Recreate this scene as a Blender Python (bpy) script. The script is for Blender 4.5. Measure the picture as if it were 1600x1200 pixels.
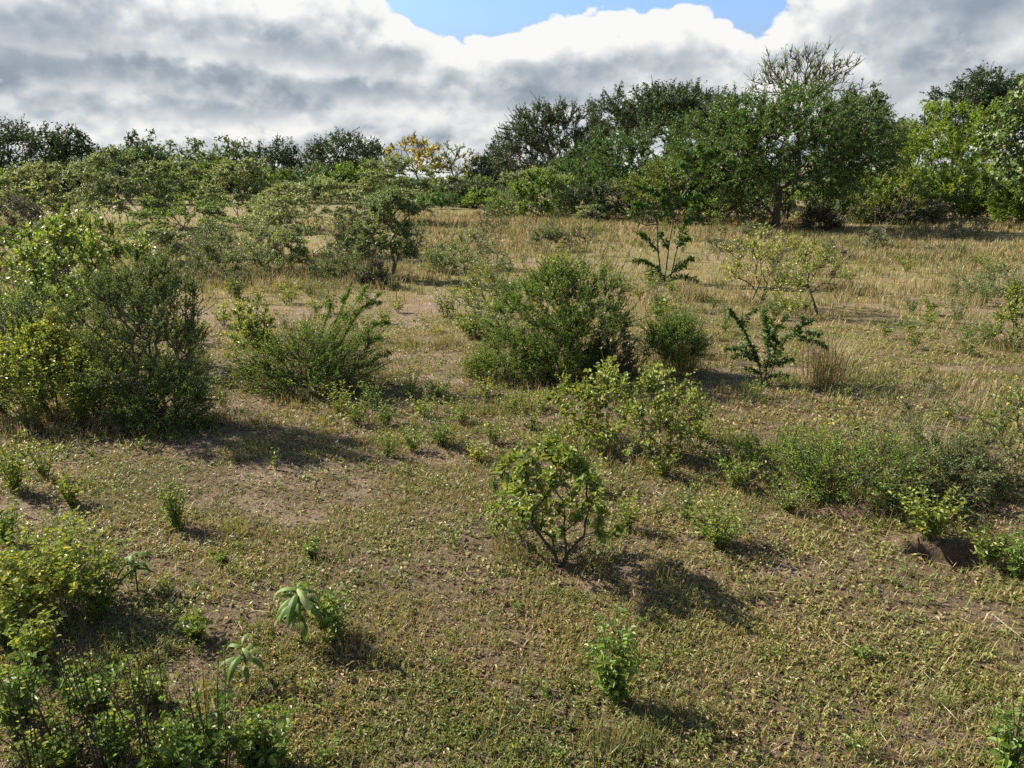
import bpy, math, random
import numpy as np
from mathutils import Vector

for o in list(bpy.data.objects):
    bpy.data.objects.remove(o)
SC = bpy.context.scene
COL = SC.collection
R = math.radians

# ------------------------------------------------------------------ camera
F_PX = 1155.0                       # focal length in photograph pixels (1600 wide, about 26 mm)
HORIZON = 281.0
PITCH = math.atan((600.0 - HORIZON) / F_PX)
CAM = np.array([0.0, 0.0, 3.0])
cam_d = bpy.data.cameras.new("camera")
cam_d.sensor_width = 36.0
cam_d.lens = 36.0 * F_PX / 1600.0
cam_d.clip_start = 0.05
cam_d.clip_end = 20000.0
cam = bpy.data.objects.new("camera", cam_d)
COL.objects.link(cam)
cam.location = CAM
cam.rotation_euler = (math.pi / 2 - PITCH, 0, 0)
SC.camera = cam

# ------------------------------------------------------------------ light
SUN_EL = R(36.0)
SUN_AZ = R(-64.0)                   # measured from +Y (view direction), negative = to the left
sun_dir = Vector((math.sin(SUN_AZ) * math.cos(SUN_EL), math.cos(SUN_AZ) * math.cos(SUN_EL), math.sin(SUN_EL)))
sun_d = bpy.data.lights.new("sun", 'SUN')
sun_d.energy = 5.0
sun_d.angle = R(0.53)
sun_d.color = (1.0, 0.92, 0.75)
sun = bpy.data.objects.new("sun", sun_d)
COL.objects.link(sun)
sun.rotation_euler = (-sun_dir).to_track_quat('-Z', 'Y').to_euler()
sun.location = (0, 0, 60)

SC.view_settings.view_transform = 'Standard'
SC.view_settings.look = 'None'
SC.view_settings.exposure = 1.55
SC.view_settings.gamma = 1.0
SC.cycles.max_bounces = 6
SC.cycles.diffuse_bounces = 3
SC.cycles.glossy_bounces = 2
SC.cycles.transmission_bounces = 4
SC.cycles.transparent_max_bounces = 4
SC.cycles.use_denoising = False
SC.cycles.sample_clamp_indirect = 4.0

# ------------------------------------------------------------------ world: Nishita sky and procedural cumulus
class NT:
    """small helper that chains nodes"""
    def __init__(s, tree):
        s.t = tree
    def n(s, typ, **kw):
        nd = s.t.nodes.new(typ)
        for k, v in kw.items():
            setattr(nd, k, v)
        return nd
    def put(s, sock, v):
        if hasattr(v, 'is_output'):
            s.t.links.new(v, sock)
        else:
            sock.default_value = v
    def m(s, op, a, b=0.0, c=0.0, clamp=False):
        nd = s.n('ShaderNodeMath', operation=op, use_clamp=clamp)
        s.put(nd.inputs[0], a); s.put(nd.inputs[1], b); s.put(nd.inputs[2], c)
        return nd.outputs[0]
    def comb(s, x, y, z):
        nd = s.n('ShaderNodeCombineXYZ')
        s.put(nd.inputs[0], x); s.put(nd.inputs[1], y); s.put(nd.inputs[2], z)
        return nd.outputs[0]
    def noise(s, vec, scale, detail=4.0, rough=0.5, dist=0.0, lac=2.0):
        nd = s.n('ShaderNodeTexNoise')
        s.put(nd.inputs['Vector'], vec)
        nd.inputs['Scale'].default_value = scale
        nd.inputs['Detail'].default_value = detail
        nd.inputs['Roughness'].default_value = rough
        nd.inputs['Lacunarity'].default_value = lac
        nd.inputs['Distortion'].default_value = dist
        return nd.outputs[0]
    def mix(s, fac, a, b, blend='MIX'):
        nd = s.n('ShaderNodeMix', data_type='RGBA', blend_type=blend)
        s.put(nd.inputs[0], fac); s.put(nd.inputs[6], a); s.put(nd.inputs[7], b)
        return nd.outputs[2]
    def ramp(s, fac, stops):
        nd = s.n('ShaderNodeValToRGB')
        s.put(nd.inputs[0], fac)
        cr = nd.color_ramp
        while len(cr.elements) < len(stops):
            cr.elements.new(0.5)
        for e, (p, c) in zip(cr.elements, stops):
            e.position = p
            e.color = (c[0], c[1], c[2], 1.0) if not isinstance(c, float) else (c, c, c, 1.0)
        return nd.outputs[0]
    def step(s, v, a, b):
        nd = s.n('ShaderNodeMapRange', interpolation_type='SMOOTHSTEP')
        s.put(nd.inputs[0], v)
        nd.inputs[1].default_value = a; nd.inputs[2].default_value = b
        nd.inputs[3].default_value = 0.0; nd.inputs[4].default_value = 1.0
        return nd.outputs[0]

world = bpy.data.worlds.new("World")
SC.world = world
world.use_nodes = True
W = NT(world.node_tree)
world.node_tree.nodes.clear()
w_out = W.n('ShaderNodeOutputWorld')
w_bg = W.n('ShaderNodeBackground')
SKY_STRENGTH = 0.10
CLOUD = 0.325                        # cloud brightness before the exposure below
SKY_TINT = (0.50, 0.58, 0.72)
w_bg.inputs[1].default_value = SKY_STRENGTH
sky = W.n('ShaderNodeTexSky', sky_type='NISHITA')
sky.sun_disc = False
sky.sun_elevation = SUN_EL
sky.sun_rotation = SUN_AZ
sky.air_density = 1.0
sky.dust_density = 1.0
sky.ozone_density = 1.0
tc = W.n('ShaderNodeTexCoord')
sep = W.n('ShaderNodeSeparateXYZ')
W.t.links.new(tc.outputs['Generated'], sep.inputs[0])
az = W.m('ARCTAN2', sep.outputs[0], sep.outputs[1])           # 0 straight ahead, positive right
el = W.m('ARCSINE', sep.outputs[2])
# clouds are laid out in degrees of the sky dome: big bodies first, then turbulence
azd = W.m('MULTIPLY', az, 57.2958)
eld = W.m('MULTIPLY', el, 57.2958)

def cloud_density(a, e):
    # flat-bottomed bodies: the higher in the sky, the larger they look
    ee = W.m('POWER', W.m('MAXIMUM', W.m('ADD', e, 1.5), 0.2), 0.75)
    v1 = W.comb(W.m('MULTIPLY', a, 0.075), W.m('MULTIPLY', ee, 0.30), 3.7)
    v2 = W.comb(W.m('MULTIPLY', a, 0.27), W.m('MULTIPLY', ee, 0.95), 9.1)
    v3 = W.comb(W.m('MULTIPLY', a, 0.95), W.m('MULTIPLY', ee, 2.6), 1.3)
    d = W.m('ADD', W.m('MULTIPLY', W.noise(v1, 1.0, 2.0, 0.5, 0.2), 0.50),
            W.m('MULTIPLY', W.noise(v2, 1.0, 4.0, 0.52, 0.3), 0.80))
    fine = W.noise(v3, 1.0, 7.0, 0.56, 0.2)
    d = W.m('ADD', d, W.m('MULTIPLY', fine, 0.20))
    # billows: rounded cells of two sizes, their outlines frayed by the fine noise
    for (sa, se, amt, zz) in ((0.34, 1.15, 0.30, 2.2), (0.85, 2.7, 0.16, 5.5)):
        vo = W.n('ShaderNodeTexVoronoi', feature='F1')
        wob = W.m('MULTIPLY', W.m('SUBTRACT', fine, 0.5), 0.9)
        W.put(vo.inputs['Vector'], W.comb(W.m('ADD', W.m('MULTIPLY', a, sa), wob), W.m('ADD', W.m('MULTIPLY', ee, se), wob), zz))
        vo.inputs['Scale'].default_value = 1.0
        d = W.m('ADD', d, W.m('MULTIPLY', W.m('SUBTRACT', 0.5, vo.outputs['Distance']), amt))
    d = W.m('SUBTRACT', d, 0.465)
    # bodies: (azimuth, elevation, half width, half height, amount)
    for (ca, ce, wa, we, amt) in (
            (-32, 10.0, 9, 3.0, 0.30), (-17, 10.6, 6.5, 2.8, 0.42), (-8.5, 8.8, 4.5, 2.0, 0.36),
            (3, 8.2, 6.0, 2.4, 0.42), (12, 9.4, 4.0, 1.7, 0.30), (29, 11.5, 9, 3.6, 0.42),
            (-3.2, 12.6, 4.8, 2.6, -1.25), (8, 13.6, 8.8, 2.3, -1.1), (16.4, 11.2, 2.0, 3.0, -0.75),
            (-26, 6.7, 7, 0.8, -0.16), (-34, 5.4, 4, 1.3, -0.12), (-20.0, 4.9, 5, 1.1, -0.14),
            (-6, 4.6, 8, 1.6, 0.10), (-9, 5.9, 3.0, 0.7, -0.14), (0.5, 5.4, 3.0, 0.9, -0.20), (27.5, 6.4, 2.0, 2.0, -0.16), (18, 5.2, 5, 2.0, 0.10), (-17.5, 7.4, 3.0, 1.6, 0.22), (-34, 7.4, 2.5, 1.4, 0.22)):
        da = W.m('DIVIDE', W.m('SUBTRACT', a, ca), wa)
        de = W.m('DIVIDE', W.m('SUBTRACT', e, ce), we)
        r2 = W.m('ADD', W.m('MULTIPLY', da, da), W.m('MULTIPLY', de, de))
        d = W.m('ADD', d, W.m('MULTIPLY', W.m('EXPONENT', W.m('MULTIPLY', r2, -1.0)), amt))
    return d
d0 = cloud_density(azd, eld)
d1 = cloud_density(W.m('SUBTRACT', azd, 0.3), W.m('ADD', eld, 1.2))     # a step towards the sun
high = W.step(eld, 30.0, 16.0)                                       # broken cumulus low down, clear overhead
cover = W.m('MULTIPLY', W.step(d0, 0.0, 0.10), W.m('ADD', 0.12, W.m('MULTIPLY', high, 0.88)))
edge = W.m('SUBTRACT', d0, d1)                                       # above zero where the body faces the sun
lit = W.m('ADD', W.m('MULTIPLY', edge, 1.25), 0.76)
lit = W.m('SUBTRACT', lit, W.m('MULTIPLY', W.step(d0, 0.25, 1.0), 0.36), clamp=True)
shade = 0.0                                                           # thick undersides, bluish grey
for (ca, ce, wa, we, amt) in ((-29, 9.6, 7, 1.7, 0.30), (-9.5, 8.6, 5, 1.2, 0.26), (-26, 6.6, 8, 0.8, 0.26), (-19.5, 4.8, 6, 1.0, 0.36), (-34, 5.2, 4, 1.3, 0.28), (-16, 9.2, 4, 1.0, 0.16),
                              (-10, 6.1, 3.4, 0.6, 0.28), (0.5, 5.4, 3.2, 0.9, 0.24), (27.5, 6.3, 2.6, 2.0, 0.30), (32, 10.8, 5, 1.7, 0.28), (7, 7.6, 4, 1.0, 0.12),
                              (-15, 12.0, 5, 1.6, -0.26), (-21, 7.6, 6, 0.7, -0.16), (-12, 7.2, 5, 0.6, -0.14), (4, 9.9, 7, 1.3, -0.16), (22, 12.4, 3.5, 1.8, -0.24), (-28, 12.8, 4, 0.9, -0.14), (-17, 3.6, 8, 0.6, -0.12)):
    da = W.m('DIVIDE', W.m('SUBTRACT', W.m('ADD', azd, W.m('MULTIPLY', d0, 5.0)), ca + 1.2), wa)
    de = W.m('DIVIDE', W.m('SUBTRACT', W.m('ADD', eld, W.m('MULTIPLY', edge, 2.0)), ce), we)
    shade = W.m('ADD', shade, W.m('MULTIPLY', W.m('EXPONENT', W.m('MULTIPLY', W.m('ADD', W.m('MULTIPLY', da, da), W.m('MULTIPLY', de, de)), -1.0)), amt * 1.12))
lit = W.m('SUBTRACT', lit, shade, clamp=True)
K = CLOUD / SKY_STRENGTH
cloud_col = W.ramp(lit, [(0.0, (0.31 * K, 0.37 * K, 0.43 * K)), (0.25, (0.40 * K, 0.46 * K, 0.52 * K)), (0.55, (0.60 * K, 0.64 * K, 0.68 * K)),
                         (0.80, (0.84 * K, 0.85 * K, 0.85 * K)), (1.0, (1.02 * K, 1.01 * K, 0.98 * K))])
sky_dim = W.mix(1.0, sky.outputs[0], (SKY_TINT[0], SKY_TINT[1], SKY_TINT[2], 1), 'MULTIPLY')
low = W.step(eld, 13.0, 5.0)                                           # moist bluish-white air low down
sky_col = W.mix(W.m('MULTIPLY', low, 0.9), sky_dim, (0.40 * K, 0.47 * K, 0.575 * K, 1))
W.t.links.new(W.mix(W.m('MULTIPLY', cover, 0.97), sky_col, cloud_col), w_bg.inputs[0])
W.t.links.new(w_bg.outputs[0], w_out.inputs[0])
world.cycles.sampling_method = 'MANUAL'
world.cycles.sample_map_resolution = 512

# ------------------------------------------------------------------ numeric helpers
_lat = np.random.default_rng(77).random((256, 256))
def vnoise(x, y, seed=0):
    """smooth value noise 0..1"""
    x = np.asarray(x, float) + seed * 17.31; y = np.asarray(y, float) + seed * 9.77
    xi = np.floor(x).astype(int); yi = np.floor(y).astype(int)
    fx = x - xi; fy = y - yi
    fx = fx * fx * (3 - 2 * fx); fy = fy * fy * (3 - 2 * fy)
    a = _lat[xi & 255, yi & 255]; b = _lat[(xi + 1) & 255, yi & 255]
    c = _lat[xi & 255, (yi + 1) & 255]; d = _lat[(xi + 1) & 255, (yi + 1) & 255]
    return (a * (1 - fx) + b * fx) * (1 - fy) + (c * (1 - fx) + d * fx) * fy
def fbm(x, y, seed=0, octv=4):
    s = 0; a = 0.5; t = 0
    for i in range(octv):
        s = s + a * vnoise(x * 2 ** i, y * 2 ** i, seed + i * 3); t += a; a *= 0.5
    return s / t
def sstep(x, a, b):
    t = np.clip((np.asarray(x, float) - a) / (b - a), 0, 1)
    return t * t * (3 - 2 * t)
def unit(v):
    return v / (np.linalg.norm(v, axis=-1, keepdims=True) + 1e-9)

def ray(px, py):
    xc = (px - 800.0) / F_PX; yc = (600.0 - py) / F_PX
    s, c = math.sin(PITCH), math.cos(PITCH)
    return np.array([xc, c + yc * s, -s + yc * c])
def flat(px, py, z=0.0):
    d = ray(px, py); t = (z - CAM[2]) / d[2]
    return CAM[:2] + d[:2] * t

# gully and hollow on the right, built into the ground
G1 = flat(1325, 806); G2 = flat(1476, 868); G3 = flat(1590, 800)
def hollows(x, y):
    """amount the soil is broken away (0..1) and height change"""
    dz = np.zeros_like(x); br = np.zeros_like(x)
    for (c, rx, ry, depth, lip) in ((G1, 0.30, 0.14, -0.07, 0.0), (G2, 0.28, 0.20, 0.50, 0.05), (G3, 0.40, 0.20, -0.06, 0.0)):
        n = (fbm(x * 4.3, y * 4.3, 31, 4) - 0.5) * 1.6
        r = np.sqrt(((x - c[0]) / rx) ** 2 + ((y - c[1]) / ry) ** 2) + n
        inside = 1 - sstep(r, 0.55, 1.0)
        rim = np.exp(-((r - 1.15) / 0.28) ** 2)
        back = sstep(y - c[1], -0.1, ry * 1.3)
        dz = dz - depth * inside + lip * rim * 0.5
        br = np.maximum(br, np.maximum(inside, rim * 0.35))
    return dz, br
def ground_z(x, y):
    x = np.asarray(x, float); y = np.asarray(y, float)
    r = np.hypot(x, y)
    z = 0.07 * (fbm(x / 1.6, y / 1.6, 5, 3) - 0.5) + 0.10 * (fbm(x / 6.0, y / 6.0, 8, 2) - 0.5) * sstep(r, 4, 12)
    z = z + 0.7 * (fbm(x / 34.0, y / 34.0, 12, 2) - 0.5) * sstep(r, 14, 60)
    dz, _ = hollows(x, y)
    return z + dz
def at(px, py):
    """ground point seen at a photograph pixel"""
    z = 0.0
    for _ in range(10):
        p = flat(px, py, z)
        z = 0.5 * z + 0.5 * float(ground_z(p[0], p[1]))
    return np.array([p[0], p[1], float(ground_z(p[0], p[1]))])
def span(base, px_w):
    return px_w * (base[1] * math.cos(PITCH) + (CAM[2] - base[2]) * math.sin(PITCH)) / F_PX
def rise(base, py_top):
    d = ray(800, py_top); t = base[1] / d[1]
    return CAM[2] + t * d[2] - base[2]

# ------------------------------------------------------------------ mesh helpers
class Mesh:
    def __init__(s):
        s.v = []; s.f = []; s.t = []; s.n = 0          # faces: list of (k, array (m,k))
    def add(s, verts, faces, tint=0.5):
        verts = np.asarray(verts, float).reshape(-1, 3)
        faces = np.asarray(faces, int)
        s.v.append(verts); s.f.append(faces + s.n)
        s.t.append(np.full(len(faces), tint) if np.isscalar(tint) else np.asarray(tint, float))
        s.n += len(verts)
    def mesh(s, name, mat, smooth=False):
        me = bpy.data.meshes.new(name)
        V = np.concatenate(s.v) if s.v else np.zeros((0, 3))
        me.vertices.add(len(V)); me.vertices.foreach_set('co', V.astype(np.float32).ravel())
        loops = np.concatenate([f.ravel() for f in s.f]); tot = np.concatenate([np.full(len(f), f.shape[1]) for f in s.f])
        start = np.concatenate([[0], np.cumsum(tot)[:-1]])
        me.loops.add(len(loops)); me.loops.foreach_set('vertex_index', loops.astype(np.int32))
        me.polygons.add(len(tot))
        me.polygons.foreach_set('loop_start', start.astype(np.int32))
        a = me.attributes.new('tint', 'FLOAT', 'FACE')
        a.data.foreach_set('value', np.concatenate(s.t).astype(np.float32))
        me.polygons.foreach_set('use_smooth', np.full(len(tot), smooth))
        me.materials.append(mat)
        me.update(calc_edges=True)
        return me

def leaves(M, P, D, N, L, Wd, tint, shape='oval', fold=0.25, droop=0.15):
    """leaf blades: base P, along D, facing N"""
    n = len(P)
    if n == 0: return
    L = np.broadcast_to(np.asarray(L, float), (n,))[:, None]; Wd = np.broadcast_to(np.asarray(Wd, float), (n,))[:, None]
    S = unit(np.cross(D, N)); N2 = unit(np.cross(S, D))
    tip = P + D * L; tip[:, 2] -= (L * droop)[:, 0]
    if shape == 'rhomb':
        m = P + D * L * 0.45
        V = np.stack([P, m + S * Wd / 2, tip, m - S * Wd / 2], 1).reshape(-1, 3)
        M.add(V, np.arange(4 * n).reshape(n, 4), tint)
    else:
        up = N2 * Wd * fold
        a = P + D * L * 0.30; b = P + D * L * 0.68; b[:, 2] -= (L * droop * 0.4)[:, 0]
        V = np.stack([P, a + S * Wd * 0.48 + up, b + S * Wd * 0.42 + up, tip, b - S * Wd * 0.42 + up, a - S * Wd * 0.48 + up], 1).reshape(-1, 3)
        i = np.arange(n)[:, None] * 6
        F = np.concatenate([i + np.array([[0, 1, 2, 3]]), i + np.array([[0, 3, 4, 5]])], 0)
        M.add(V, F, np.concatenate([tint, tint]) if not np.isscalar(tint) else tint)

def tube(M, pts, rad, sides=5, tint=0.5):
    pts = np.asarray(pts, float); k = len(pts)
    d = np.gradient(pts, axis=0); d = unit(d)
    ref = np.array([0.31, 0.95, 0.07]) if abs(d[0, 2]) > 0.6 else np.array([0.1, 0.2, 1.0])
    a = unit(np.cross(d, ref)); b = np.cross(d, a)
    th = np.arange(sides) * 2 * math.pi / sides
    ring = a[:, None, :] * np.cos(th)[None, :, None] + b[:, None, :] * np.sin(th)[None, :, None]
    V = (pts[:, None, :] + ring * np.asarray(rad)[:, None, None]).reshape(-1, 3)
    i = np.arange(k - 1)[:, None] * sides; j = np.arange(sides)[None, :]; j2 = (j + 1) % sides
    F = np.stack([i + j, i + j2, i + sides + j2, i + sides + j], -1).reshape(-1, 4)
    M.add(V, F, tint)
def sticks(M, A, B, ra, rb, tint=0.5):
    """many thin three-sided twigs"""
    n = len(A)
    if n == 0: return
    d = unit(B - A); ref = np.where(np.abs(d[:, 2:3]) > 0.8, np.array([[1.0, 0, 0]]), np.array([[0, 0, 1.0]]))
    a = unit(np.cross(d, ref)); b = np.cross(d, a)
    th = np.arange(3) * 2 * math.pi / 3
    ring = a[:, None] * np.cos(th)[None, :, None] + b[:, None] * np.sin(th)[None, :, None]
    ra = np.broadcast_to(np.asarray(ra, float), (n,))[:, None, None]; rb = np.broadcast_to(np.asarray(rb, float), (n,))[:, None, None]
    V = np.concatenate([A[:, None] + ring * ra, B[:, None] + ring * rb], 1).reshape(-1, 3)
    q = np.array([[0, 1, 4, 3], [1, 2, 5, 4], [2, 0, 3, 5]])
    M.add(V, (np.arange(n)[:, None, None] * 6 + q[None]).reshape(-1, 4), tint)

# ------------------------------------------------------------------ materials
def leaf_mat(name, stops, rough=0.5, trans=0.38, spec=0.35, warm=(1.25, 1.15, 0.55)):
    m = bpy.data.materials.new(name); m.use_nodes = True
    t = NT(m.node_tree); m.node_tree.nodes.clear()
    at_ = t.n('ShaderNodeAttribute', attribute_name='tint')
    c = t.ramp(at_.outputs['Fac'], stops)
    pr = t.n('ShaderNodeBsdfPrincipled')
    t.put(pr.inputs['Base Color'], c); pr.inputs['Roughness'].default_value = rough
    pr.inputs['Specular IOR Level'].default_value = spec
    tr = t.n('ShaderNodeBsdfTranslucent')
    t.put(tr.inputs['Color'], t.mix(1.0, c, (*warm, 1), 'MULTIPLY'))
    mx = t.n('ShaderNodeMixShader'); mx.inputs[0].default_value = trans
    t.t.links.new(pr.outputs[0], mx.inputs[1]); t.t.links.new(tr.outputs[0], mx.inputs[2])
    o = t.n('ShaderNodeOutputMaterial'); t.t.links.new(mx.outputs[0], o.inputs[0])
    return m
def bark_mat(name, ca, cb, scale=9.0):
    m = bpy.data.materials.new(name); m.use_nodes = True
    t = NT(m.node_tree); m.node_tree.nodes.clear()
    tcn = t.n('ShaderNodeTexCoord')
    f = t.noise(tcn.outputs['Object'], scale, 5.0, 0.65, 0.6)
    pr = t.n('ShaderNodeBsdfPrincipled')
    t.put(pr.inputs['Base Color'], t.ramp(f, [(0.3, ca), (0.7, cb)])); pr.inputs['Roughness'].default_value = 0.9
    bp = t.n('ShaderNodeBump'); bp.inputs['Strength'].default_value = 0.6; bp.inputs['Distance'].default_value = 0.02
    t.put(bp.inputs['Height'], t.noise(tcn.outputs['Object'], scale * 4, 4.0, 0.6)); t.t.links.new(bp.outputs[0], pr.inputs['Normal'])
    o = t.n('ShaderNodeOutputMaterial'); t.t.links.new(pr.outputs[0], o.inputs[0])
    return m

MAT = dict(
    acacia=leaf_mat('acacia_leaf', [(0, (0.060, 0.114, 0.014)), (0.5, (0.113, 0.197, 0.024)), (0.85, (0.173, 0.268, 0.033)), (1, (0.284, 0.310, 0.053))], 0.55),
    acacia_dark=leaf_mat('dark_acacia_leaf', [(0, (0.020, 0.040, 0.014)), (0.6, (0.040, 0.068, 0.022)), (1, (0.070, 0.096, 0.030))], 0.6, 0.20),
    acacia_mid=leaf_mat('mid_green_acacia_leaf', [(0, (0.026, 0.066, 0.012)), (0.5, (0.052, 0.118, 0.020)), (0.85, (0.085, 0.160, 0.028)), (1, (0.13, 0.18, 0.045))], 0.55, 0.32),  # deeper green foliage than the plain acacia leaf
    acacia_grey=leaf_mat('dusty_acacia_leaf', [(0, (0.062, 0.096, 0.027)), (0.6, (0.116, 0.167, 0.048)), (1, (0.218, 0.251, 0.084))], 0.6, 0.30),
    fresh=leaf_mat('fresh_leaf', [(0, (0.085, 0.145, 0.014)), (0.5, (0.150, 0.225, 0.022)), (1, (0.22, 0.27, 0.036))], 0.5, 0.42),
    grey=leaf_mat('pale_grey_green_leaf', [(0, (0.095, 0.135, 0.050)), (0.55, (0.190, 0.245, 0.105)), (0.9, (0.280, 0.325, 0.155)), (1, (0.34, 0.33, 0.15))], 0.55, 0.36, 0.3),
    herb=leaf_mat('yellow_green_herb_leaf', [(0, (0.085, 0.134, 0.025)), (0.45, (0.163, 0.220, 0.042)), (0.85, (0.269, 0.305, 0.064)), (1, (0.510, 0.425, 0.071))], 0.45, 0.42),
    herb_green=leaf_mat('green_herb_leaf', [(0, (0.070, 0.130, 0.025)), (0.5, (0.133, 0.212, 0.040)), (1, (0.247, 0.301, 0.064))], 0.45, 0.40),
    gloss=leaf_mat('glossy_leaf', [(0, (0.099, 0.141, 0.031)), (0.5, (0.188, 0.242, 0.054)), (0.92, (0.296, 0.333, 0.092)), (1, (0.538, 0.450, 0.085))], 0.48, 0.36, 0.35),
    vine=leaf_mat('vine_leaf', [(0, (0.053, 0.088, 0.021)), (0.6, (0.106, 0.159, 0.042)), (1, (0.201, 0.236, 0.083))], 0.45, 0.28, 0.3),
    big=leaf_mat('broad_velvet_leaf', [(0, (0.065, 0.125, 0.025)), (0.6, (0.115, 0.190, 0.040)), (1, (0.34, 0.36, 0.14))], 0.55, 0.35, 0.2),
    dry=leaf_mat('dry_leaf', [(0, (0.118, 0.088, 0.041)), (0.5, (0.201, 0.159, 0.065)), (1, (0.236, 0.201, 0.083))], 0.7, 0.25),
    blossom=leaf_mat('yellow_blossom', [(0, (0.40, 0.33, 0.08)), (0.4, (0.496, 0.330, 0.035)), (0.6, (0.600, 0.531, 0.071)), (1, (0.600, 0.600, 0.236))], 0.6, 0.30),
    turf=leaf_mat('turf_leaf', [(0, (0.055, 0.086, 0.017)), (0.28, (0.122, 0.150, 0.032)), (0.54, (0.205, 0.208, 0.054)), (0.74, (0.30, 0.228, 0.100)), (0.90, (0.33, 0.20, 0.11)), (1, (0.48, 0.38, 0.23))], 0.5, 0.33),
    straw=leaf_mat('straw_blade', [(0, (0.120, 0.145, 0.045)), (0.35, (0.185, 0.165, 0.070)), (0.7, (0.285, 0.220, 0.120)), (1, (0.45, 0.37, 0.25))], 0.6, 0.38, warm=(1.1, 1.0, 0.8)),
    litter=leaf_mat('fallen_leaf', [(0, (0.075, 0.048, 0.030)), (0.5, (0.145, 0.095, 0.058)), (0.85, (0.23, 0.165, 0.105)), (1, (0.42, 0.34, 0.24))], 0.8, 0.10, 0.2),
    bark=bark_mat('thorn_bark', (0.045, 0.034, 0.025), (0.11, 0.088, 0.065)),
    bark_pale=bark_mat('pale_grey_bark', (0.11, 0.095, 0.072), (0.23, 0.20, 0.15)),
    stem_green=bark_mat('green_stem', (0.07, 0.08, 0.03), (0.13, 0.125, 0.05), 20),
    stem_straw=bark_mat('straw_stem', (0.22, 0.19, 0.10), (0.34, 0.30, 0.17), 20),
    stem_dark=bark_mat('dark_stem', (0.026, 0.019, 0.013), (0.06, 0.044, 0.032), 20),
)

# ------------------------------------------------------------------ object helpers
def tag(o, label, cat, group=None):
    o['label'] = label; o['category'] = cat
    if group: o['group'] = group
def root(name, loc, label, cat, group=None, rz=0.0):
    e = bpy.data.objects.new(name, None); COL.objects.link(e)
    e.location = loc; e.rotation_euler = (0, 0, rz); e.empty_display_size = 0.2
    tag(e, label, cat, group)
    return e
def part(name, M, mat, parent, smooth=False):
    o = bpy.data.objects.new(name, M.mesh(name, MAT[mat] if isinstance(mat, str) else mat, smooth))
    COL.objects.link(o); o.parent = parent
    return o
def copy_thing(src, loc, rz, sc, label=None):
    c = src.copy(); COL.objects.link(c)
    c.location = loc; c.rotation_euler = (0, 0, rz); c.scale = (sc, sc, sc)
    if label: c['label'] = label
    for ch in src.children:
        k = ch.copy(); COL.objects.link(k); k.parent = c
    return c
def stuff(name, M, mat, label):
    o = bpy.data.objects.new(name, M.mesh(name, MAT[mat])); COL.objects.link(o)
    o['kind'] = 'stuff'; o['label'] = label; o['category'] = 'ground cover'
    return o

# ------------------------------------------------------------------ ground
BARE = [(at(px, py)[:2], wx, wy) for px, py, wx, wy in
        ((655, 478, 1.7, 2.6), (470, 485, 1.6, 2.0), (1480, 476, 1.1, 1.2), (1120, 405, 2.0, 3.0), (700, 410, 2.6, 3.0), (390, 775, 0.9, 0.5),
         (20, 1175, 0.30, 0.16), (740, 990, 0.22, 0.12), (660, 1195, 0.3, 0.08), (440, 760, 0.5, 0.35), (700, 720, 0.7, 0.25))]
def bare_amount(x, y):
    b = np.zeros_like(x)
    for c, wx, wy in BARE:
        q = ((x - c[0]) / wx) ** 2 + ((y - c[1]) / wy) ** 2
        b = np.maximum(b, np.exp(-q) * 0.9)
    n = fbm(x / 0.55, y / 0.55, 41, 4); n2 = fbm(x / 2.4, y / 2.4, 44, 3)
    b = np.clip(b * (0.35 + 1.1 * sstep(fbm(x / 0.22, y / 0.22, 47, 3), 0.35, 0.65)) * 0.8 + sstep(n * 0.6 + n2 * 0.4, 0.53, 0.70) * 0.75 - 0.12 + (n - 0.5) * 0.6, 0, 0.92)
    _, br = hollows(x, y)
    return np.maximum(b, br)

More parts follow.
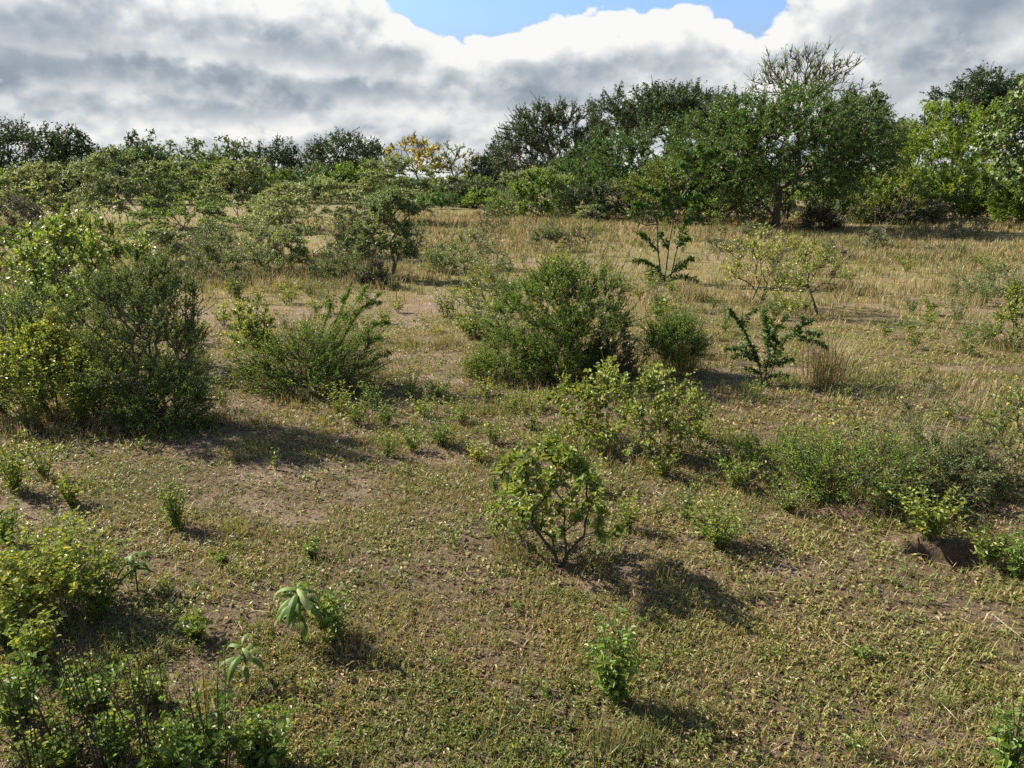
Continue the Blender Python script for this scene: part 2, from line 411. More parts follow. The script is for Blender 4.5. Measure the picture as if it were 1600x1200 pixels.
def build_ground():
    # one sheet: fine near the camera, wide cells towards the horizon
    ys = [-60, -20, -6, -1]
    y = 0.5; s = 0.06
    while y < 1500:
        ys.append(y)
        y += s if y < 11.5 else s * (y / 11.5) ** 1.05 * 1.6
    ys = np.array(ys)
    u = np.linspace(-1, 1, 241)
    rows = []
    for yy in ys:
        half = 7.5 + max(yy, 0) * 1.05
        rows.append(np.stack([u * half, np.full_like(u, yy)], 1))
    P = np.array(rows); X, Y = P[..., 0].ravel(), P[..., 1].ravel()
    Z = ground_z(X, Y)
    _, br = hollows(X, Y)
    Z = Z + (fbm(X / 0.13, Y / 0.13, 51, 3) - 0.5) * (0.025 + 0.10 * br) * (1 - sstep(Y, 10, 14))
    V = np.stack([X, Y, Z], 1)
    ny, nx = P.shape[:2]
    i = np.arange(ny - 1)[:, None] * nx + np.arange(nx - 1)[None, :]
    F = np.stack([i, i + 1, i + nx + 1, i + nx], -1).reshape(-1, 4)
    M = Mesh(); M.add(V, F)
    m = bpy.data.materials.new('savanna_soil'); m.use_nodes = True
    t = NT(m.node_tree); m.node_tree.nodes.clear()
    geo = t.n('ShaderNodeNewGeometry'); pos = geo.outputs['Position']
    at_ = t.n('ShaderNodeAttribute', attribute_name='bare'); br_ = t.n('ShaderNodeAttribute', attribute_name='broken')
    fine = t.noise(pos, 26.0, 6.0, 0.68, 0.4); mid = t.noise(pos, 3.2, 5.0, 0.6, 0.5); wide = t.noise(pos, 0.35, 3.0, 0.55)
    soil = t.ramp(fine, [(0.28, (0.090, 0.062, 0.042)), (0.5, (0.180, 0.130, 0.092)), (0.72, (0.275, 0.210, 0.155))])
    red = t.ramp(mid, [(0.35, (0.125, 0.088, 0.056)), (0.6, (0.200, 0.150, 0.098)), (0.8, (0.27, 0.210, 0.140))])
    base = t.mix(0.5, soil, red)
    mat_ = t.ramp(fine, [(0.30, (0.058, 0.042, 0.027)), (0.52, (0.120, 0.088, 0.056)), (0.74, (0.205, 0.152, 0.098))])   # matted dead turf
    far = t.ramp(t.m('ADD', t.m('MULTIPLY', wide, 0.6), t.m('MULTIPLY', mid, 0.4)), [(0.35, (0.125, 0.115, 0.042)), (0.6, (0.195, 0.155, 0.066))])
    cd = t.n('ShaderNodeSeparateXYZ'); t.t.links.new(pos, cd.inputs[0])
    mat_ = t.mix(t.m('MULTIPLY', t.step(cd.outputs[1], 9.0, 22.0), 0.7), mat_, far)
    c = t.mix(t.step(at_.outputs['Fac'], 0.25, 0.7), mat_, base)
    clay = t.ramp(fine, [(0.3, (0.12, 0.075, 0.048)), (0.6, (0.20, 0.13, 0.085)), (0.8, (0.26, 0.18, 0.12))])
    c = t.mix(br_.outputs['Fac'], c, clay)
    pr = t.n('ShaderNodeBsdfPrincipled'); t.put(pr.inputs['Base Color'], c); pr.inputs['Roughness'].default_value = 0.95
    pr.inputs['Specular IOR Level'].default_value = 0.15
    bp = t.n('ShaderNodeBump'); bp.inputs['Strength'].default_value = 1.0; bp.inputs['Distance'].default_value = 0.05
    t.put(bp.inputs['Height'], t.m('ADD', fine, t.m('MULTIPLY', mid, 1.5))); t.t.links.new(bp.outputs[0], pr.inputs['Normal'])
    o = t.n('ShaderNodeOutputMaterial'); t.t.links.new(pr.outputs[0], o.inputs[0])
    me = M.mesh('ground', m, True)
    for nm, val in (('bare', bare_amount(X, Y)), ('broken', br)):
        a = me.attributes.new(nm, 'FLOAT', 'POINT'); a.data.foreach_set('value', val.astype(np.float32))
    g = bpy.data.objects.new('ground', me); COL.objects.link(g); g['kind'] = 'structure'
build_ground()

# ------------------------------------------------------------------ ground cover (stuff)
def sector(n, r0, r1, rng, half=R(46)):
    a = rng.uniform(-half, half, n); r = np.sqrt(rng.uniform(r0 * r0, r1 * r1, n))
    return np.sin(a) * r, np.cos(a) * r
def blades(M, x, y, z, L, Wd, lean, rng, tint, heading=None):
    """grass blades of two bent joints"""
    n = len(x)
    h = rng.uniform(0, 2 * math.pi, n) if heading is None else heading
    o = np.stack([np.cos(h), np.sin(h), np.zeros(n)], 1); s = np.stack([-np.sin(h), np.cos(h), np.zeros(n)], 1)
    upv = np.array([0, 0, 1.0])
    P = np.stack([x, y, z], 1)
    l1 = lean * 0.55; l2 = lean * 1.35
    m = P + (o * np.sin(l1)[:, None] + upv * np.cos(l1)[:, None]) * (L * 0.55)[:, None]
    t = m + (o * np.sin(l2)[:, None] + upv * np.cos(l2)[:, None]) * (L * 0.45)[:, None]
    sw = s * (Wd / 2)[:, None]
    V = np.stack([P - sw * 0.8, P + sw * 0.8, m + sw, m - sw, t], 1).reshape(-1, 3)
    i = np.arange(n)[:, None] * 5
    M.add(V, i + np.array([[0, 1, 2, 3]]), tint)
    M.f.append(i + np.array([[3, 2, 4]]) + (M.n - 5 * n)); M.t.append(np.broadcast_to(tint, (n,)) if np.isscalar(tint) else tint)

def turf():
    rng = np.random.default_rng(1)
    # creeping leafy plants: rosettes of small leaves
    M = Mesh()
    for (r0, r1, dens, size) in ((2.0, 5.0, 1350, 0.62), (5.0, 9.0, 700, 0.80), (9.0, 17.0, 220, 1.2)):
        n = int(dens * R(92) * (r1 * r1 - r0 * r0) / 2)
        x, y = sector(n, r0, r1, rng)
        g = fbm(x / 0.35, y / 0.35, 61, 3); b = bare_amount(x, y)
        keep = rng.random(n) < np.clip((g - 0.26) * 2.2, 0.12, 1) * (1 - 0.9 * b)
        x, y = x[keep], y[keep]; n = len(x)
        k = 5
        cx = np.repeat(x, k); cy = np.repeat(y, k); cz = np.repeat(ground_z(x, y), k) + rng.uniform(0.004, 0.035, n * k)
        h = rng.uniform(0, 2 * math.pi, n * k); el_ = rng.uniform(0.05, 0.85, n * k)
        D = np.stack([np.cos(h) * np.cos(el_), np.sin(h) * np.cos(el_), np.sin(el_)], 1)
        N = unit(np.array([0, 0, 1.0]) + rng.normal(0, 0.45, (n * k, 3)))
        L = rng.uniform(0.022, 0.055, n * k) * size
        tint = np.clip(np.repeat(0.24 + 0.50 * fbm(x / 0.8, y / 0.8, 63, 2) + rng.normal(0, 0.10, n), k) + rng.normal(0, 0.15, n * k), 0, 1.0)
        leaves(M, np.stack([cx, cy, cz], 1), D, N, L, L * rng.uniform(0.30, 0.55, n * k), tint, 'oval' if r0 < 5 else 'rhomb')
    stuff('creeping_ground_cover', M, 'turf', 'low creeping leafy plants matting the open foreground soil')
    # short grass
    M = Mesh()
    for (r0, r1, dens, size) in ((2.0, 5.0, 3600, 0.95), (5.0, 9.0, 1700, 1.1), (9.0, 16.0, 420, 1.6), (16.0, 32.0, 110, 2.4), (32, 75, 22, 4.0)):
        n = int(dens * R(92) * (r1 * r1 - r0 * r0) / 2)
        x, y = sector(n, r0, r1, rng)
        g = fbm(x / 0.5, y / 0.5, 71, 3); b = bare_amount(x, y)
        keep = rng.random(n) < np.clip((g - 0.22) * 2.2, 0.12, 1) * (1 - 0.86 * b)
        x, y = x[keep], y[keep]; n = len(x)
        L = rng.uniform(0.035, 0.105, n) * (0.7 + 0.6 * fbm(x / 0.9, y / 0.9, 73, 2)) * size ** 0.8
        w = rng.uniform(0.0028, 0.0062, n) * size ** 1.25
        r = np.hypot(x, y)
        tint = np.clip(0.30 + 0.62 * fbm(x / 1.3, y / 1.3, 75, 3) - 0.12 + 0.10 * sstep(r, 9, 22) + rng.normal(0, 0.17, n), 0, 1)
        blades(M, x, y, ground_z(x, y) - 0.004, L, w, rng.uniform(0.25, 1.25, n), rng, tint)
    nt = 1500
    tx, ty = sector(nt, 2.2, 15, rng)
    kk = (fbm(tx / 1.0, ty / 1.0, 83, 3) > 0.47) & (bare_amount(tx, ty) < 0.5)
    tx, ty = tx[kk], ty[kk]
    k = 20; big = np.repeat(rng.uniform(0.5, 1.5, len(tx)), k)
    x = np.repeat(tx, k) + rng.normal(0, 0.035, len(tx) * k) * big; y = np.repeat(ty, k) + rng.normal(0, 0.035, len(tx) * k) * big; n = len(x)
    tint = np.clip(np.repeat(0.15 + 0.75 * rng.beta(2, 2.4, len(tx)), k) + rng.normal(0, 0.12, n), 0, 1)
    blades(M, x, y, ground_z(x, y) - 0.005, rng.uniform(0.07, 0.17, n) * big, rng.uniform(0.004, 0.008, n) * (0.7 + 0.04 * np.hypot(x, y)), np.abs(rng.normal(0.5, 0.3, n)), rng, tint)
    stuff('short_grass', M, 'turf', 'short sparse green and yellowing grass over the whole clearing')
    # fallen leaves, bits of stalk
    M = Mesh()
    for (r0, r1, dens, size) in ((2.0, 5.0, 1100, 0.9), (5.0, 11.0, 380, 1.3)):
        n = int(dens * R(92) * (r1 * r1 - r0 * r0) / 2)
        x, y = sector(n, r0, r1, rng)
        h = rng.uniform(0, 2 * math.pi, n); e = rng.normal(0.1, 0.25, n)
        D = np.stack([np.cos(h) * np.cos(e), np.sin(h) * np.cos(e), np.sin(e)], 1)
        N = unit(np.array([0, 0, 1.0]) + rng.normal(0, 0.4, (n, 3)))
        L = rng.uniform(0.015, 0.05, n) * size
        leaves(M, np.stack([x, y, ground_z(x, y) + rng.uniform(0.004, 0.02, n)], 1), D, N, L, L * rng.uniform(0.12, 0.55, n), np.clip(rng.beta(2, 2.6, n), 0, 1), 'rhomb')
    n = 2600
    x, y = sector(n, 2.0, 12, rng); h = rng.uniform(0, 2 * math.pi, n); e = rng.normal(0.06, 0.12, n)
    D = np.stack([np.cos(h) * np.cos(e), np.sin(h) * np.cos(e), np.sin(e)], 1)
    L = rng.uniform(0.05, 0.20, n)
    leaves(M, np.stack([x, y, ground_z(x, y) + rng.uniform(0.015, 0.05, n)], 1), D, unit(np.array([0, 0, 1.0]) + rng.normal(0, 0.4, (n, 3))), L, rng.uniform(0.003, 0.006, n) * (0.7 + 0.06 * np.hypot(x, y)), np.clip(rng.normal(0.9, 0.2, n), 0.3, 1), 'rhomb', droop=0.02)
    stuff('leaf_litter', M, 'litter', 'brown fallen leaves and stalk crumbs on bare soil')
    # tall dry grass of the middle distance and fringes
    M = Mesh()
    zones = [(px, py, wx, wy, hgt, dens, lo) for px, py, wx, wy, hgt, dens, lo in (
        # pixel centre, half widths in metres, blade height, number, tint base
        (1450, 352, 17, 9, 0.55, 15000, 0.50), (1250, 375, 9, 7, 0.50, 9000, 0.50), (1400, 400, 7, 6, 0.45, 9000, 0.45), (1540, 400, 5, 6, 0.50, 6000, 0.5),
        (1050, 360, 9, 9, 0.60, 9000, 0.55), (1060, 470, 1.8, 2.4, 0.45, 3500, 0.62), (1360, 450, 3.5, 3.0, 0.42, 6000, 0.55),
        (700, 345, 11, 10, 0.60, 11000, 0.55), (850, 360, 9, 8, 0.55, 8000, 0.40), (760, 385, 6, 6, 0.50, 6000, 0.45), (960, 340, 8, 9, 0.6, 6000, 0.4),
        (470, 440, 4.2, 2.4, 0.50, 6000, 0.48), (360, 425, 3.0, 3.5, 0.55, 4000, 0.40), (580, 425, 2.5, 2.5, 0.5, 3000, 0.40), (30, 430, 3, 4, 0.55, 4000, 0.45),
        (150, 662, 1.0, 0.25, 0.26, 800, 0.70), (340, 662, 0.6, 0.20, 0.26, 500, 0.75), (430, 660, 0.4, 0.15, 0.18, 200, 0.85), (40, 672, 0.7, 0.25, 0.26, 500, 0.60),
        (880, 560, 1.5, 0.5, 0.35, 1700, 0.50), (1050, 560, 0.8, 0.5, 0.40, 1800, 0.42), (520, 585, 1.1, 0.45, 0.33, 1100, 0.45), (740, 545, 0.9, 0.6, 0.26, 900, 0.45),
        (1180, 640, 0.9, 0.8, 0.20, 900, 0.40), (1360, 600, 1.4, 1.0, 0.20, 1100, 0.45), (1540, 620, 1.2, 1.2, 0.25, 1000, 0.5),
        (750, 640, 0.9, 0.5, 0.16, 900, 0.35), (1180, 790, 0.7, 0.3, 0.17, 600, 0.50), (1250, 760, 0.45, 0.3, 0.24, 420, 0.6), (1440, 750, 0.22, 0.15, 0.30, 120, 0.75),
        (1090, 1130, 0.42, 0.20, 0.15, 500, 0.45), (980, 1170, 0.35, 0.15, 0.14, 350, 0.45), (1540, 1130, 0.5, 0.3, 0.12, 350, 0.5))]
    for (px, py, wx, wy, hgt, num, lo) in zones:
        c = at(px, py)
        nt = max(num // 9, 6)
        tx = c[0] + rng.normal(0, wx * 0.55, nt); ty = c[1] + rng.normal(0, wy * 0.55, nt)
        kk = fbm(tx / (wx * 0.35), ty / (wy * 0.35), 91, 3) > 0.40
        tx, ty = tx[kk], ty[kk]
        x = np.repeat(tx, 13) + rng.normal(0, 0.045 + 0.02 * hgt, len(tx) * 13); y = np.repeat(ty, 13) + rng.normal(0, 0.045 + 0.02 * hgt, len(tx) * 13)
        n = len(x); r = np.hypot(x, y)
        L = rng.uniform(0.4, 1.1, n) * hgt * np.repeat(np.clip(0.25 + 1.0 * vnoise(tx / (0.25 * wx + 0.2), ty / (0.25 * wy + 0.2), 5), 0.3, 1.3), 13)
        w = np.maximum(rng.uniform(0.0035, 0.007, n), 0.00065 * r)
        tint = np.clip(lo - 0.06 + rng.normal(0, 0.2, n) + 0.55 * (np.repeat(vnoise(tx * 1.1, ty * 1.1, 3), 13) - 0.5), 0, 1)
        blades(M, x, y, ground_z(x, y) - 0.01, L, w, np.abs(rng.normal(0.40, 0.34, n)), rng, tint)
    stuff('dry_grass', M, 'straw', 'tall straw-coloured dry grass across the middle distance and along bushes')
turf()

# ------------------------------------------------------------------ plant generator
def envelope(kind, n, rng, q):
    """clump centres in unit space: x, y in -1..1, z in 0..1"""
    zl = q.get('zl', 0.3)
    if kind in ('dome', 'mound'):
        d = unit(rng.normal(size=(n * 3, 3)))
        d = d[d[:, 2] > (q.get('cut', -0.55) if kind == 'dome' else 0.0)][:n]
        n = len(d)
        lobes = unit(rng.normal(size=(q.get('lobes', 9), 3)) + np.array([0, 0, 0.35]))
        b = np.max(np.exp(9 * (d @ lobes.T - 1)) * rng.uniform(0.6, 1.0, len(lobes)), axis=1)
        r = rng.uniform(0.08, 1, n) ** 0.45 * (q.get('core', 0.62) + (1.10 - q.get('core', 0.62)) * b)
        p = d * r[:, None]
        hh = (1 - zl) / 2 if kind == 'dome' else 1 - zl
        zc = (1 + zl) / 2 if kind == 'dome' else zl
        p[:, 2] = zc + p[:, 2] * hh
        return p
    if kind == 'umbrella':
        a = rng.uniform(0, 2 * math.pi, n); r = np.sqrt(rng.uniform(0, 1, n))
        ph = rng.uniform(0, 6, 3)
        rr = r * (0.85 + 0.15 * np.sin(3 * a + ph[0]))
        z = 1 - 0.14 * r ** 2 - (1 - zl) * 0.55 * rng.uniform(0, 1, n) ** 1.4 + 0.05 * np.sin(5 * a + ph[1])
        return np.stack([np.cos(a) * rr, np.sin(a) * rr, z], 1)
    if kind == 'layers':
        k = q.get('pads', 9); out = []
        for i in range(k):
            f = (i + rng.uniform(0.2, 0.8)) / k
            zc = zl + (1 - zl) * f
            reach = 0.75 * math.sqrt(max(0.0, 1 - (max(f - 0.25, 0) / 0.80) ** 2))
            a = i * 2.4 + rng.uniform(-0.5, 0.5); cr = reach * rng.uniform(0.45, 1.0)
            m = n // k; t = rng.uniform(0, 2 * math.pi, m); r = np.sqrt(rng.uniform(0, 1, m)) * rng.uniform(0.26, 0.42)
            z = zc + 0.03 * rng.normal(size=m) - 0.10 * (r / 0.4) ** 2
            out.append(np.stack([cr * math.cos(a) + r * np.cos(t), cr * math.sin(a) + r * np.sin(t), z], 1))
        return np.concatenate(out)
    if kind == 'vase':
        z = zl + (1 - zl) * rng.uniform(0, 1, n) ** 0.75
        a = rng.uniform(0, 2 * math.pi, n); r = rng.uniform(0.0, 1, n) ** 0.5
        ph = rng.uniform(0, 6, 2)
        lim = (0.40 + 0.60 * np.sin(np.clip(z, 0, 1) ** 0.8 * 2.3)) * (0.62 + 0.52 * vnoise(a * 1.1 + 3 * np.cos(a), z * 3.2, int(ph[0] * 9)))
        return np.stack([np.cos(a) * r * lim, np.sin(a) * r * lim, z * (1 - 0.18 * r ** 2)], 1)
    raise ValueError(kind)

def skeleton(M, targets, rng, base_r, trunk_top, stems=1, tip_r=0.01, sides=5, spread=0.08, bow=0.12, lean=(0, 0), seg=None):
    """grow limbs from the ground to every target, thicker where more hangs on them"""
    pos = np.zeros((40 + len(targets) * 6, 3)); par = np.full(len(pos), -1); plen = np.zeros(len(pos)); n = 0
    lines = []
    for s in range(stems):
        a = rng.uniform(0, 6.28); off = np.array([math.cos(a), math.sin(a), 0]) * spread * (0 if stems == 1 else rng.uniform(0.4, 1))
        top = np.array([lean[0], lean[1], trunk_top]) * rng.uniform(0.75, 1.0) + off * (1.0 if stems == 1 else 4.0)
        k = 5; line = []
        for i in range(k):
            f = i / (k - 1)
            p = off + (top - off) * f + rng.normal(0, 0.03, 3) * trunk_top * (1 if 0 < i else 0) * np.array([1, 1, 0.2])
            if i == 0: p[2] = -0.05
            pos[n] = p; par[n] = n - 1 if i else -1; plen[n] = f * trunk_top; line.append(n); n += 1
        lines.append(line)
    c = np.array([lean[0], lean[1], trunk_top])
    order = np.argsort(np.linalg.norm(targets - c, axis=1))
    for i in order:
        t = targets[i]
        dv = np.linalg.norm(pos[:n] - t, axis=1)
        below = np.clip(pos[:n, 2] - t[2], 0, None)
        j = int(np.argmin(dv + 0.38 * plen[:n] + 1.2 * below))
        a = pos[j]; d = dv[j]; m = 3
        ctl = (a + t) / 2 + np.array([0, 0, bow * d]) + rng.normal(0, 0.09, 3) * d
        line = [j]; prev = j
        for q in range(1, m + 1):
            f = q / m
            pos[n] = (1 - f) ** 2 * a + 2 * f * (1 - f) * ctl + f * f * t
            par[n] = prev; plen[n] = plen[prev] + d / m; prev = n; line.append(n); n += 1
        lines.append(line)
    area = np.zeros(n); has = np.zeros(n, bool)
    for l in lines[stems:]: area[l[-1]] += 1
    for i in range(n - 1, -1, -1):
        if par[i] >= 0: area[par[i]] += area[i]
    mx = max(area.max(), 1)
    rad = tip_r + (base_r - tip_r) * (np.maximum(area, 0.2) / mx) ** 0.5
    for li, l in enumerate(lines):
        rr = rad[l].copy()
        if li >= stems: rr[0] = min(rr[0], rr[1] * 1.15)
        else: rr[0] *= 1.25
        big = rr[1] > 0.35 * base_r
        tube(M, pos[l], rr, sides if big else max(3, sides - 2))
    return pos[:n]

KIND = dict(
    # env: crown shape; leaf: real leaf length; lw: width/length; cover: layers of leaf; twig: spray length over crown size
    acacia=dict(env='dome', zl=0.10, cut=-0.8, leaf=0.07, lw=0.42, cover=5.2, clumps=240, twigs=8, twig=0.15, out=0.9, up=0.30, rnd=0.55, mat='acacia_mid', bark='bark', nup=0.5, tw_r=0.006, lobes=16, shoots=60, shoot_len=0.16, core=0.74),
    acacia_far=dict(env='dome', zl=0.04, cut=-0.9, leaf=0.10, lw=0.5, cover=5.6, clumps=230, twigs=8, twig=0.15, out=0.9, up=0.35, rnd=0.6, mat='acacia_dark', bark='bark', nup=0.5, lobes=16, shoots=36, shoot_len=0.13, core=0.8),
    flat_top=dict(env='umbrella', zl=0.30, leaf=0.10, lw=0.5, cover=6.0, clumps=260, twigs=7, twig=0.11, out=0.6, up=0.5, rnd=0.6, mat='acacia_dark', bark='bark', nup=0.7, shoots=40, shoot_len=0.11, shoot_up=0.9),
    loose=dict(env='dome', zl=0.08, leaf=0.16, lw=0.6, cover=2.8, clumps=90, twigs=5, twig=0.13, out=0.7, up=0.3, rnd=0.7, mat='acacia_dark', bark='bark', nup=0.6, lobes=16, shoots=20, shoot_len=0.13, lpx=2.4),
    layered=dict(env='layers', zl=0.26, leaf=0.09, lw=0.55, cover=4.8, clumps=230, twigs=5, twig=0.11, out=0.7, up=0.15, rnd=0.5, mat='grey', bark='bark_pale', nup=1.1, tw_r=0.005, stems=4, pads=11, max=40000, shoots=24, shoot_len=0.13, shoot_up=0.3, flat=0.5, tint=0.05),
    green_layers=dict(env='layers', zl=0.12, leaf=0.06, lw=0.4, cover=2.6, clumps=190, twigs=6, twig=0.13, out=1.0, up=0.15, rnd=0.5, mat='acacia', bark='bark', nup=0.9, tw_r=0.006, stems=2, pads=10, shoots=40, shoot_len=0.17, shoot_up=0.1, flat=0.35),
    soft=dict(env='dome', zl=0.0, cut=-0.95, leaf=0.09, lw=0.5, cover=5.6, clumps=220, twigs=9, twig=0.12, out=0.9, up=0.5, rnd=0.5, mat='fresh', bark='bark', nup=0.5, stems=3, lobes=16, shoots=50, shoot_len=0.13, core=0.78),
    vine=dict(env='dome', zl=-0.1, cut=-0.95, leaf=0.3, lw=0.8, cover=5.0, clumps=260, twigs=4, twig=0.05, out=1.0, up=-0.1, rnd=0.6, mat='vine', bark='bark', nup=0.3, nout=0.9, droop=0.35, core=0.85, lpx=3.0),
    thorn=dict(env='vase', zl=0.05, leaf=0.030, lw=0.42, cover=1.8, clumps=95, twigs=9, twig=0.24, out=0.9, up=0.40, rnd=0.55, mat='acacia', bark='bark', nup=0.5, tw_r=0.003, stems=6, shoots=60, shoot_len=0.34),
    feather=dict(env='mound', zl=0.0, leaf=0.030, lw=0.40, cover=1.8, clumps=75, twigs=9, twig=0.3, out=0.8, up=0.5, rnd=0.5, mat='acacia', bark='bark', nup=0.5, tw_r=0.0028, stems=7, lobes=14, shoots=70, shoot_len=0.42, shoot_bend=-0.15),
    bush=dict(env='vase', zl=0.10, leaf=0.055, lw=0.58, cover=1.45, clumps=52, twigs=5, twig=0.2, out=0.7, up=0.5, rnd=0.6, mat='gloss', bark='bark', nup=0.7, tw_r=0.0028, stems=5, shape='oval', shoots=22, shoot_len=0.28, shoot_leaf=0.5),
    grey_low=dict(env='mound', zl=0.04, leaf=0.06, lw=0.5, cover=2.2, clumps=50, twigs=6, twig=0.26, out=0.7, up=0.5, rnd=0.6, mat='grey', bark='bark_pale', nup=0.7, tw_r=0.004, stems=5, shoots=22, shoot_len=0.32, shoot_leaf=0.6),
    twiggy=dict(env='vase', zl=0.25, leaf=0.05, lw=0.5, cover=0.5, clumps=55, twigs=4, twig=0.18, out=0.8, up=0.5, rnd=0.7, mat='herb', bark='bark', nup=0.6, tw_r=0.0040, stems=3),
)
_seed = [100]
FEET = []
def crown_leaves(M, C, dirs, tl, n_leaf, L, lw, rng, q, centre, shape):
    """leaves along every twig (C start, dirs, tl length)"""
    k = len(C)
    per = max(1, int(round(n_leaf / max(k, 1))))
    ii = np.repeat(np.arange(k), per); n = len(ii)
    t = rng.uniform(0.05, 1.0, n)
    P = C[ii] + dirs[ii] * (tl[ii] * t)[:, None]
    P[:, 2] -= tl[ii] * t * t * q.get('sag', 0.12)
    D = unit(dirs[ii] * 0.55 + rng.normal(0, 0.6, (n, 3)) + np.array([0, 0, q.get('lup', 0.05)]))
    N = unit(np.array([0, 0, q.get('nup', 0.6)]) + rng.normal(0, 0.5, (n, 3)) + q.get('nout', 0.0) * unit(P - centre))
    clump_t = rng.normal(0, 0.10, k)[ii]
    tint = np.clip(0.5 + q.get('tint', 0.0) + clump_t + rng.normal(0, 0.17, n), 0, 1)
    LL = L * rng.uniform(0.65, 1.25, n)
    leaves(M, P, D, N, LL, LL * lw * rng.uniform(0.8, 1.2, n), tint, shape, droop=q.get('droop', 0.12))

def plant(kind, name, px, py, w, top, label, cat, group=None, **kw):
    q = dict(KIND[kind]); q.update(kw)
    _seed[0] += 1
    rng = np.random.default_rng(_seed[0])
    base = at(px, py); dist = float(np.linalg.norm(base - CAM))
    Wm = span(base, w); H = rise(base, top); Dm = Wm * q.get('deep', 0.85)
    unit_px = dist / (F_PX * 0.64)
    L = max(q['leaf'], q.get('lpx', 2.0) * unit_px)
    tl0 = q['twig'] * math.sqrt(Wm * H)
    pts = envelope(q['env'], q['clumps'], rng, q)
    pts[:, :2] /= max(np.percentile(np.abs(pts[:, 0]), 97), 0.3)
    pts[:, 2] *= 1.0 / max(pts[:, 2].max(), 0.5)
    pts = pts * np.array([max(Wm / 2 - tl0 * 0.6, Wm * 0.3), max(Dm / 2 - tl0 * 0.6, Dm * 0.3), max(H - tl0 * 0.7, H * 0.6)])
    lean = q.get('lean', 0.0)
    pts[:, 0] += lean * pts[:, 2]
    centre = np.array([lean * H * 0.5, 0, H * (1 + q.get('zl', 0.2)) / 2 * 0.8])
    if q['env'] in ('vase', 'mound'): centre = np.array([0, 0, H * 0.15])
    e = root(name, base, label, cat, group)
    FEET.append((base, Wm, dist))
    T = Mesh()
    tree = cat == 'tree'
    base_r = q.get('base_r', (0.020 * H if tree else 0.011 * H))
    tt = H * q.get('trunk', 0.28 if tree else 0.06)
    skeleton(T, pts, rng, base_r / math.sqrt(q.get('stems', 1)) * (1 if q.get('stems', 1) == 1 else 1.25), tt, q.get('stems', 1), max(0.0014 * H, 0.16 * unit_px, 0.0022), 7 if tree else 5,
             spread=0.03 * Wm + 0.02, bow=q.get('bow', 0.10), lean=(lean * tt, 0))
    k = q['twigs']; C = np.repeat(pts, k, 0)
    d = unit(unit(C - centre) * q['out'] + np.array([0, 0, q['up']]) + rng.normal(0, q['rnd'], (len(C), 3)))
    d[:, 2] *= q.get('flat', 1.0); d = unit(d)
    tl = tl0 * rng.uniform(0.5, 1.25, len(C))
    if q.get('tw_r'):
        sticks(T, C, C + d * tl[:, None] * 0.95 - np.array([0, 0, 1.0]) * (tl * 0.11)[:, None], np.maximum(q['tw_r'], 0.28 * unit_px), np.maximum(q['tw_r'] * 0.4, 0.12 * unit_px))
    leaf_area = L * L * q['lw'] * 0.6
    n_leaf = min(int(1.15 * q['cover'] * Wm * H * 0.75 / leaf_area), q.get('max', 120000))
    X = Mesh()
    crown_leaves(X, C, d, tl, n_leaf, L, q['lw'], rng, q, centre, q.get('shape', 'rhomb' if dist > 13 else 'oval'))
    ns = q.get('shoots', 0)
    if ns:
        # long leafy shoots standing out of the crown
        ext = np.linalg.norm((pts - centre) / np.array([Wm, Dm, H * 1.2]), axis=1) + 0.25 * pts[:, 2] / H
        sel = rng.choice(np.argsort(-ext)[:max(len(pts) // 2, 1)], ns)
        A = pts[sel]; d1_ = unit(unit(A - centre) * 0.9 + np.array([0, 0, q.get('shoot_up', 0.55)]) + rng.normal(0, 0.35, (ns, 3)))
        ls = q.get('shoot_len', 0.22) * math.sqrt(Wm * H) * rng.uniform(0.5, 1.25, ns)
        d2_ = unit(d1_ + rng.normal(0, 0.25, (ns, 3)) + np.array([0, 0, q.get('shoot_bend', 0.0)]))
        B = A + d1_ * (ls * 0.5)[:, None]; E = B + d2_ * (ls * 0.5)[:, None]
        r_s = max(0.0022, 0.24 * unit_px)
        sticks(T, A, B, r_s * 1.2, r_s); sticks(T, B, E, r_s, r_s * 0.45)
        per = int(np.clip(q.get('shoot_leaf', 1.0) * ls.mean() / L * 5.0, 6, 90)); ii = np.repeat(np.arange(ns), per); t = rng.uniform(0, 1, len(ii))
        Q = np.where((t < 0.5)[:, None], A[ii] + (B - A)[ii] * (t * 2)[:, None], B[ii] + (E - B)[ii] * (t * 2 - 1)[:, None])
        D = unit(rng.normal(0, 0.8, (len(ii), 3)) + d1_[ii] * 0.5); N = unit(rng.normal(0, 0.5, (len(ii), 3)) + np.array([0, 0, 0.7]))
        LL = L * rng.uniform(0.6, 1.1, len(ii)) * (1.1 - 0.5 * t)
        leaves(X, Q, D, N, LL, LL * q['lw'], np.clip(0.55 + q.get('tint', 0.0) + rng.normal(0, 0.17, len(ii)), 0, 1), q.get('shape', 'rhomb' if dist > 13 else 'oval'))
    part('trunk' if tree else 'stem', T, q['bark'], e, True)
    part('crown' if tree else 'foliage', X, q['mat'], e)
    return e, base, Wm, H, pts, rng, unit_px

